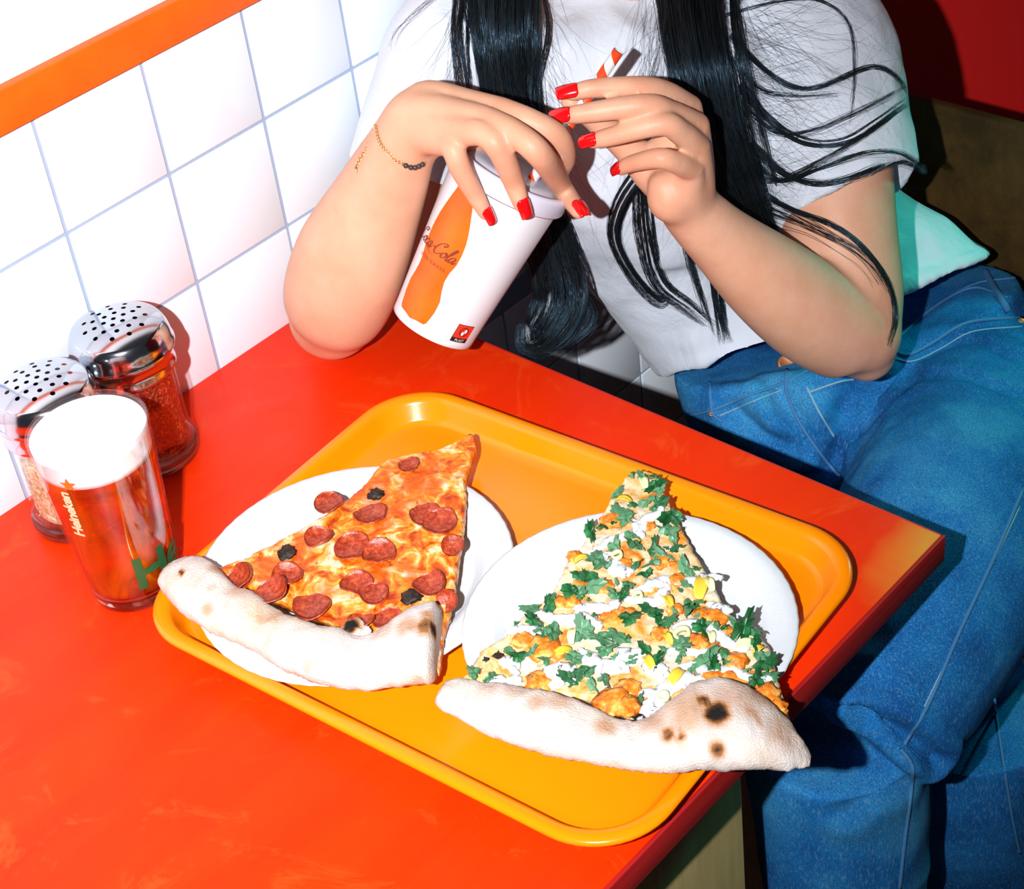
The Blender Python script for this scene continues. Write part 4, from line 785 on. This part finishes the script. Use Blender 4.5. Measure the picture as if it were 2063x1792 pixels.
def ridge(p, s, sd): return 1 - abs(fbm((p[0]*s[0]+sd, p[1]*s[1], p[2]*s[2]), 1.0, 2))*2
def crumple(o, fn):
    me = o.data; n = len(me.vertices); co = np.empty(n*3); me.vertices.foreach_get('co', co); no = np.empty(n*3); me.vertices.foreach_get('normal', no)
    co = co.reshape(-1, 3); no = no.reshape(-1, 3)
    dsp = np.array([fn(p) for p in co]); co += no*dsp[:, None]; me.vertices.foreach_set('co', co.ravel()); me.update()
crumple(shirt, lambda p: .0045*ridge(p, (10, 10, 5), 1) + .0026*fbm(tuple(p), 22, 2) - .0025)
def bvw(o): return BVHTree.FromPolygons([v.co for v in o.data.vertices], [tuple(p.vertices) for p in o.data.polygons])
bvs = bvw(shirt)
bvsb = BVHTree.FromPolygons([v.co for v in shirt.data.vertices] + [v.co for v in body.data.vertices], [tuple(p.vertices) for p in shirt.data.polygons] + [tuple(i+len(shirt.data.vertices) for i in p.vertices) for p in body.data.polygons])
v, f = tube(np.array([np.mean(tor[0], axis=0) + (p - np.mean(tor[0], axis=0))*1.03 for p in tor[0]]), .0042, 8, False, True); col_ = mesh('collar', v, f, M_SHIRT, shirt)
keep(shirt, per); shirt.location = -Vector(per.location)
# ---- jeans
t = NT('blue_denim')
big = t.noise(9, 4, .6); thr = t.noise(1500, 2, .8); tw = t.n('ShaderNodeTexWave', bands_direction='DIAGONAL'); tw.inputs['Scale'].default_value = 420; tw.inputs['Distortion'].default_value = 2; t.l(t.co(), tw.inputs[0])
slub = t.noise(620, 4, .7, sc3=(1, 1, .22))
c = t.ramp(big, [(.32, (.004, .095, .38)), (.5, (.014, .25, .68)), (.68, (.07, .46, .86))])
c = t.mix(t.ramp(thr, [(.42, (0, 0, 0)), (.60, (.85, .85, .85))]), c, (.004, .035, .13)); c = t.mix(t.ramp(slub, [(.52, (0, 0, 0)), (.70, (.55, .55, .55))]), c, (.20, .42, .62)); t.col(c); t.set(rough=.85, spec=.15)
t.bump(t.math('ADD', t.math('ADD', thr, tw.outputs['Fac']), slub), .45, .0011); M_DENIM = t.m
JB = []
def jl(pts, k=28):
    P4 = np.array([[*(D(a[0], a[1], a[2]) if len(a) == 4 else np.array(a[:3])), a[-1]] for a in pts]); S = spline(P4, len(pts)*8); JB.append(tube(S[:, :3], S[:, 3], k)); return S
pel = rows([((1372, 770, 1.652), (2020, 540, 1.742), .098), ((1385, 815, 1.655), (2050, 600, 1.765), .106), ((1420, 880, 1.66), (2095, 700, 1.79), .112), ((1500, 960, 1.675), (2140, 810, 1.81), .112), ((1580, 1010, 1.70), (2150, 900, 1.82), .09)], 26, 44, 2.3)
JB.append(loft(pel))
jl([(1985, 830, 1.715, .102), (1955, 955, 1.600, .100), (1908, 1085, 1.495, .096), (1838, 1230, 1.445, .093), (1758, 1385, 1.410, .083), (1692, 1475, 1.395, .070)])
K1 = D(1682, 1475, 1.400); jl([(*(K1 + q[:3]), q[3], q[3]) if False else (*(K1 + np.array(q[:3])), q[3]*1.0, q[3])[:3] + (q[3], q[3]) for q in ((0, 0, .005, .070), (0, .002, -.04, .073), (.002, .008, -.12, .072), (0, .02, -.25, .070), (0, .03, min(-.3, -K1[2]+.09), .070))])
jl([(1600, 880, 1.720, .088), (1690, 1080, 1.68, .085), (1840, 1320, 1.63, .078), (1945, 1440, 1.59, .073)])
K2 = D(1955, 1455, 1.595); jl([(*(K2 + np.array(q[:3])), q[3], q[3]) for q in ((0, 0, .01, .073), (.004, .002, -.05, .075), (.004, .01, -.12, .074), (.004, .03, -.22, .072), (0, .04, min(-.28, -K2[2]+.09), .074))])
V, Fc = join(JB); jeans = mesh('jeans', V, Fc, M_DENIM)
md = jeans.modifiers.new('fuse', 'REMESH'); md.mode = 'VOXEL'; md.voxel_size = .0036; md.use_smooth_shade = True
md = jeans.modifiers.new('soft', 'SMOOTH'); md.factor = .5; md.iterations = 6
apply_mods(jeans)
KN = D(1780, 1480, 1.42); CR = D(1690, 900, 1.6)
bvj0 = BVHTree.FromPolygons([v.co for v in jeans.data.vertices], [tuple(p.vertices) for p in jeans.data.polygons])
def surfpts(px, n): return np.array([D(x, y, hit(bvj0, x, y) or 1.45) for x, y in spline([(a, b, 0) for a, b in px], n)[:, :2]])
CREASE = [(surfpts([(1690, 1425), (1760, 1450), (1830, 1490), (1890, 1535)], 30), .013, .008), (surfpts([(1640, 1400), (1700, 1385), (1760, 1395)], 20), .004, .012), (surfpts([(1560, 780), (1600, 840), (1680, 930)], 20), .008, .010), (surfpts([(1480, 830), (1540, 880), (1600, 900)], 20), .008, .010), (surfpts([(1740, 760), (1700, 840), (1690, 930)], 20), .010, .012), (surfpts([(1830, 780), (1760, 850), (1720, 920)], 20), .004, .010), (surfpts([(1860, 700), (1960, 690), (2050, 720)], 20), .003, .010), (surfpts([(1840, 760), (1940, 760), (2050, 790)], 20), .004, .010), (surfpts([(1700, 1640), (1760, 1600), (1840, 1570)], 20), .004, .012)]
def jfold(p):
    dc = np.linalg.norm(p-CR); v = .0022*ridge(p, (8, 8, 8), 3) + .003*math.exp(-(dc/.12)**2)*ridge(p, (24, 24, 24), 8) - .002
    for L, a, w_ in CREASE:
        d = math.sqrt(np.min(np.sum((L-p)**2, axis=1))); 
        if d < .06: v += a*(-math.exp(-(d/w_)**2) + .55*math.exp(-((d-1.9*w_)/(w_*1.1))**2))
    return v
crumple(jeans, jfold); bvj = bvw(jeans); keep(jeans, per); jeans.location = -Vector(per.location)
M_SHOE = simple('white_trainer', (.7, .7, .72), .5)
for kk in (K1, K2):
    rg = []
    for q, hw, hh in ((-.075, .022, .03), (-.06, .034, .055), (-.02, .038, .085), (.03, .040, .07), (.09, .044, .052), (.14, .042, .042), (.17, .028, .028), (.178, .010, .012)):
        c_ = np.array([kk[0] + q*.35, kk[1] + .03 - q*.94, 0]); sd_ = np.array([.94, .35, 0]); rg.append([c_ + sd_*hw*math.cos(2*PI*j/20) + np.array([0, 0, hh*.5*(1 + math.copysign(abs(math.sin(2*PI*j/20))**.6, math.sin(2*PI*j/20)))]) for j in range(20)])
    v, f = loft(rg); keep(recalc(mesh('shoe', v, f, M_SHOE)), per)
def on_surf(bv, px, n=40, lift=.0006, dflt=1.7):
    out = []; last = None
    for x, y in spline([(a, b, 0) for a, b in px], n)[:, :2]:
        d = hit(bv, x, y); last = d if d else last
        if d is None and last is None: continue
        out.append(D(x, y, (d if d else last) - lift))
    return np.array(out)
t = NT('denim_seam'); t.col((.05, .20, .42)); t.set(rough=.9); t.bump(t.noise(500, 2), .6, .001); M_SEAM = t.m
M_STITCH = simple('pale_thread', (.24, .40, .52), .8); M_COPPER = simple('copper_button', (.75, .30, .14), .5, .8)
def seam(px, r=.0016, mat=M_SEAM, name='seam', n=50):
    P3 = on_surf(bvj, px, n)
    if len(P3) < 4: return
    for _ in range(3): P3[1:-1] = (P3[:-2]+P3[1:-1]*2+P3[2:])/4
    v, f = tube(P3, r, 8); mesh(name, v, f, mat, jeans)
seam([(2062, 985), (2000, 1130), (1930, 1280), (1870, 1420), (1822, 1500)], .0016); seam([(1815, 1510), (1838, 1545), (1835, 1600), (1822, 1700), (1812, 1792)], .0017)
seam([(2003, 1410), (2022, 1540), (2040, 1650), (2055, 1720)], .0014)
seam([(1390, 838), (1440, 825), (1500, 800), (1570, 775), (1640, 740)], .0013); seam([(1800, 690), (1880, 620), (1960, 580), (2030, 600)], .0013)
seam([(1585, 745), (1585, 790), (1610, 850), (1650, 910), (1690, 960)], .0016); seam([(1625, 780), (1650, 830), (1680, 880)], .0010, M_STITCH, 'stitching')
seam([(1430, 770), (1435, 830), (1455, 850)], .0013); seam([(1795, 705), (1830, 715), (1880, 690), (1950, 650), (2060, 640)], .0016); seam([(1800, 722), (1840, 728), (1900, 700), (1960, 668), (2060, 658)], .0007, M_STITCH, 'stitching')
seam([(1795, 660), (1850, 640), (1910, 600), (1970, 570), (2045, 560)], .0012); seam([(1632, 790), (1690, 770), (1720, 765)], .0010, M_STITCH, 'stitching'); seam([(1450, 838), (1510, 812), (1575, 786)], .0007, M_STITCH, 'stitching'); seam([(2055, 1020), (1994, 1150), (1922, 1300), (1862, 1425)], .0006, M_STITCH, 'stitching')
def puck(px, py, r, h, mat, name, dz=.001):
    d = hit(bvj, px, py) or 1.62; p = D(px, py, d - dz); nrm = RM[:, 2]
    v, f = lathe([(0, -.002), (r, -.002), (r, h*.5), (r*.8, h), (r*.72, h*.8), (0, h*.8)], 28); o = mesh(name, v, f, mat); o.rotation_euler = Vector(nrm + .3*RM[:, 1]).to_track_quat('Z', 'Y').to_euler(); o.location = p; o.parent = jeans
puck(1585, 733, .0088, .0025, M_COPPER, 'button'); puck(1433, 835, .0022, .0012, M_COPPER, 'rivet'); puck(2058, 648, .0032, .0014, M_COPPER, 'rivet')
seam([(1985, 548), (2000, 575), (2015, 600), (2030, 625)], .0035, M_SEAM, 'belt_loop')
# ---- hair
t = NT('black_hair'); hi = t.n('ShaderNodeHairInfo'); t.col(t.ramp(hi.outputs['Random'], [(.0, (.002, .002, .002)), (.6, (.006, .007, .008)), (.85, (.012, .022, .028)), (1, (.03, .022, .012))])); t.set(rough=t.ramp(hi.outputs['Random'], [(.2, (.42, .42, .42)), (.9, (.16, .16, .16))]), spec=.9); t.b.inputs['Specular Tint'].default_value = (.30, .52, .75, 1); M_HAIR = t.m
strands = []; srad = []
def lock(px, widths, n, gap=(.004, .02), npt=22, wave=.0022, bv=bvs, taper=True, dflt=1.44, spread=1.0, dep=None, rd=.00016):
    g2 = spline([(x, y, w_) for (x, y), w_ in zip(px, widths)], npt)
    T = np.gradient(g2[:, :2], axis=0); T /= np.linalg.norm(T, axis=1)[:, None]+1e-9; Nn = np.stack([-T[:, 1], T[:, 0]], 1)
    dd = []
    for i in range(npt):
        if dep is not None: dd.append(float(np.interp(i/(npt-1), np.linspace(0, 1, len(dep)), dep)))
        else: d = hit(bv, g2[i, 0], g2[i, 1]); dd.append(d if d else None)
    kn = [i for i in range(npt) if dd[i] is not None]
    dd = np.interp(range(npt), kn, [dd[i] for i in kn]) if kn else np.full(npt, dflt)
    for _ in range(3): dd[1:-1] = (dd[:-2]+dd[1:-1]*2+dd[2:])/4
    clumps = [(c_ := float(np.clip(rng.normal(0, .42), -1, 1)), rng.uniform(0, 6), rng.uniform(.7, 2.4), rng.random(), rng.uniform(.3, 1.7), c_ + rng.normal(0, .22)*spread) for _ in range(max(6, n//38))]
    for s_ in range(n):
        
        if n > 60:
            cu, cph, cfr, cg, cam_, cu2 = clumps[rng.integers(len(clumps))]; u = cu + rng.normal(0, .05); ph = cph + rng.normal(0, .35); fr_ = cfr*rng.uniform(.9, 1.1); gp = (cg*.75+rng.uniform(0, .25))*(gap[1]-gap[0])+gap[0]; u2 = cu2 + rng.normal(0, .06 + .1*(rng.random() < .15)); am = cam_*rng.uniform(.8, 1.2)
        else: u = rng.normal(0, .42); ph = rng.uniform(0, 6); fr_ = rng.uniform(1, 2.6); gp = rng.uniform(*gap); u2 = u + rng.normal(0, .18)*spread; am = 1
        u = max(-1.15, min(1.15, u)); gp *= 1-.6*min(1, abs(u)); end = rng.uniform(.62, 1) if taper else rng.uniform(.86, 1); k1, k2 = rng.uniform(0, 6, 2); k3 = rng.uniform(2, 5)
        P3 = []
        for i in range(npt):
            s0 = i/(npt-1)*end; j = s0*(npt-1); i0 = min(int(j), npt-2); fr0 = j-i0
            xy = g2[i0, :2]*(1-fr0)+g2[i0+1, :2]*fr0; wd = g2[i0, 2]*(1-fr0)+g2[i0+1, 2]*fr0; nn = Nn[i0]*(1-fr0)+Nn[i0+1]*fr0; dz = dd[i0]*(1-fr0)+dd[i0+1]*fr0
            off = (u*(1-s0)+u2*s0)*wd/2 + am*wave*2600*math.sin(ph+fr_*6*s0)*(s0*.8+.1)*.5 + 1.6*math.sin(k1+k3*4*s0)
            q = xy + nn*off; P3.append(D(q[0], q[1], dz - gp - am*wave*math.cos(ph+fr_*5*s0) - .0008*math.sin(k2+k3*5*s0)))
        strands.append(P3); srad.append(rd)
# left-hand lock falling behind the hands, curling under the cup
lock([(1000, -60), (1005, 60), (1015, 160), (1035, 260), (1065, 380), (1100, 480), (1125, 570)], [190, 165, 150, 130, 120, 120, 110], 3000, (.004, .034))
lock([(1090, 430), (1120, 540), (1130, 610), (1100, 670), (1065, 690), (1060, 650)], [110, 110, 110, 90, 60, 40], 1000, (.004, .03), wave=.002, dep=[1.50, 1.52, 1.53, 1.53, 1.52, 1.52])
lock([(1120, 520), (1160, 590), (1180, 640), (1140, 680), (1080, 690)], [60, 50, 50, 40, 40], 420, (.004, .02), wave=.002, dep=[1.52, 1.53, 1.54, 1.54, 1.53])
lock([(960, 100), (930, 250), (900, 350), (880, 420), (850, 520)], [60, 60, 60, 90, 120], 320, (.0, .02), dep=[1.43, 1.46, 1.50, 1.53, 1.56])
lock([(980, 300), (930, 420), (890, 540), (850, 620)], [90, 120, 140, 160], 320, (.0, .03), dep=[1.50, 1.54, 1.58, 1.62])
lock([(890, -20), (800, 60), (785, 120)], [20, 6, 3], 6, (.004, .01), dep=[1.40, 1.40, 1.41])
lock([(1130, -380), (1050, -220), (1000, -45)], [150, 170, 190], 700, (.0, .03), dep=[1.37, 1.40, 1.43], taper=False)
lock([(1310, -380), (1380, -220), (1385, -45)], [150, 170, 175], 700, (.0, .03), dep=[1.37, 1.41, 1.45], taper=False)
bm = bmesh.new(); bmesh.ops.create_icosphere(bm, subdivisions=4, radius=1); hcn = D(1220, -390, 1.425)
for v in bm.verts: v.co = Vector(hcn) + Vector(RM @ np.array([v.co.x*.100, v.co.y*.105, v.co.z*.095]))
from_bm('hair_crown', bm, M_HAIR).parent = None
keep(bpy.data.objects['hair_crown'], per)
lock([(935, -40), (928, 60), (940, 170), (962, 300)], [60, 50, 46, 40], 130, (.004, .03), spread=1.6)
lock([(1075, -40), (1088, 60), (1070, 170), (1080, 300)], [50, 46, 40, 40], 120, (.004, .03), spread=1.6)
# right-hand lock
lock([(1385, -60), (1400, 60), (1425, 180), (1450, 280), (1485, 380), (1530, 470), (1560, 560)], [175, 160, 150, 140, 120, 90, 60], 3400, (.004, .038))
lock([(1330, -40), (1340, 20), (1335, 90)], [50, 40, 20], 120, (.004, .02))
lock([(1400, 100), (1330, 300), (1260, 400), (1240, 480), (1280, 560), (1330, 610), (1345, 590)], [60, 60, 50, 40, 34, 26, 10], 200, (.004, .02), spread=1.6)
lock([(1290, 380), (1300, 480), (1330, 570), (1390, 620), (1440, 660)], [60, 60, 50, 40, 20], 110, (.003, .015), spread=1.6)
lock([(1440, 440), (1440, 560), (1450, 640), (1462, 695)], [50, 40, 36, 40], 160, (.004, .02))
lock([(1380, 480), (1400, 560), (1440, 680)], [16, 14, 10], 60, (.004, .012))
lock([(1480, 350), (1520, 430), (1545, 540), (1550, 600)], [70, 60, 50, 30], 420, (.01, .03))
# flyaway swoops across the sleeve
for px_, n_, w_ in [([(1460, 30), (1560, 5), (1650, 0), (1710, 50), (1722, 150), (1710, 270)], 16, 8), ([(1470, 70), (1540, 140), (1600, 175), (1660, 172), (1750, 135), (1800, 150), (1835, 195)], 46, 14), ([(1470, 120), (1530, 180), (1600, 195), (1700, 190)], 24, 18),
    ([(1490, 170), (1550, 240), (1620, 285), (1700, 285), (1770, 245), (1832, 200)], 80, 18), ([(1500, 220), (1570, 270), (1650, 260), (1760, 210), (1825, 175)], 24, 20), ([(1510, 290), (1580, 350), (1650, 370), (1720, 355), (1800, 325), (1850, 335), (1865, 350)], 50, 16),
    ([(1510, 320), (1570, 365), (1650, 340), (1740, 310), (1815, 310), (1868, 350)], 34, 18), ([(1500, 340), (1560, 365), (1660, 320), (1760, 260), (1830, 195)], 22, 14), ([(1520, 380), (1590, 420), (1680, 455), (1740, 500), (1790, 570), (1805, 640), (1790, 700)], 70, 16), ([(1550, 420), (1640, 460), (1740, 520), (1800, 600)], 26, 40)]:
    ob = bvsb if px_[0][1] > 375 else bvs
    lock(px_, [w_*1.6]+[w_]*(len(px_)-1), n_, (.002, .010), 26, .001, taper=False, spread=1.2, bv=ob)
# fine loose hairs
for q in range(330):
    x0 = rng.uniform(1440, 1570); y0 = rng.uniform(-10, 520); L_ = rng.uniform(120, 420); a = rng.normal(.25, .4); b = rng.normal(0, .55)
    lock([(x0, y0), (x0+L_*.5*math.cos(a), y0+L_*.5*math.sin(a)), (x0+L_*.5*math.cos(a)+L_*.5*math.cos(a+b), y0+L_*.5*math.sin(a)+L_*.5*math.sin(a+b))], [2, 2, 2], 1, (.001, .006), 14, .0003, rd=.00007)
for q in range(420):
    sx = rng.choice([1090, 925, 1310, 1345, 1480]); x0 = sx+rng.uniform(-25, 25); y0 = rng.uniform(-40, 330); L_ = rng.uniform(110, 330); a = rng.normal(1.5+(.25 if sx in (1090, 1480) else -.2)*(-1), .28); b = rng.normal(0, .35)
    lock([(x0, y0), (x0+L_*.5*math.cos(a), y0+L_*.5*math.sin(a)), (x0+L_*.5*math.cos(a)+L_*.5*math.cos(a+b), y0+L_*.5*math.sin(a)+L_*.5*math.sin(a+b))], [2, 2, 2], 1, (.001, .012), 14, .0003, rd=.00008)
hc = bpy.data.hair_curves.new('hair'); hc.add_curves([len(s_) for s_ in strands])
hc.points.foreach_set('position', np.concatenate([np.array(s_) for s_ in strands]).astype(np.float32).ravel())
rad = np.concatenate([np.linspace(1, .35, len(s_))*r_ for s_, r_ in zip(strands, srad)]).astype(np.float32)
if 'radius' not in hc.attributes: hc.attributes.new('radius', 'FLOAT', 'POINT')
hc.attributes['radius'].data.foreach_set('value', rad); hc.materials.append(M_HAIR)
hair = link(bpy.data.objects.new('hair', hc)); keep(hair, per); hair['kind'] = 'stuff'
# ------------------------------------------------------------------ bracelet
M_GOLD = simple('thin_gold', (.85, .52, .20), .22, 1.0); M_BEAD = simple('dark_stone', (.05, .04, .035), .2)
br = tag(empty('bracelet', D(800, 320, 1.31)), 'thin gold chain bracelet with dark beads on the wrist', 'bracelet')
def chain(P3, r_link, name):
    parts = []
    for i in range(len(P3)-1):
        c = (P3[i]+P3[i+1])/2; d = P3[i+1]-P3[i]; ln = np.linalg.norm(d); d = d/ln; nv = RM[:, 2]-d*np.dot(RM[:, 2], d); nv /= np.linalg.norm(nv); sv = np.cross(d, nv)
        if i % 2: nv, sv = sv*.6+nv*.8, nv
        ring = [c + d*ln*.72*math.cos(2*PI*k/10) + sv*r_link*math.sin(2*PI*k/10) for k in range(10)]; parts.append(tube(np.array(ring), .00028, 5, False, True))
    v, f = join(parts); keep(mesh(name, v, f, M_GOLD), br)
wp = on_surf(bvb, [(757, 250), (766, 288), (792, 318), (830, 338), (858, 328)], 46, .0012, 1.33); chain(wp[:30], .0011, 'chain')
for i in range(30, 45, 3):
    bm = bmesh.new(); bmesh.ops.create_uvsphere(bm, u_segments=14, v_segments=10, radius=.0021); o = from_bm('bead', bm, M_BEAD); o.location = wp[i]; keep(o, br)
chain(wp[29:46], .0007, 'chain')
dp = np.array([D(x, y, z) for x, y, z in spline([(756, 252, 1.325), (750, 275, 1.327), (738, 300, 1.33), (724, 322, 1.332), (718, 335, 1.333)], 18)]); chain(dp, .0013, 'extender_chain')
V = [D(717+4*math.sin(a)*(.5+.5*math.cos(a)), 342-8*math.cos(a), 1.333 - .0004*z) for z in (0, 1) for a in np.linspace(0, 2*PI, 13)[:-1]]
keep(recalc(mesh('leaf_charm', V, [tuple(range(12))[::-1], tuple(range(12, 24))] + [(k, (k+1) % 12, 12+(k+1) % 12, 12+k) for k in range(12)], M_GOLD)), br)
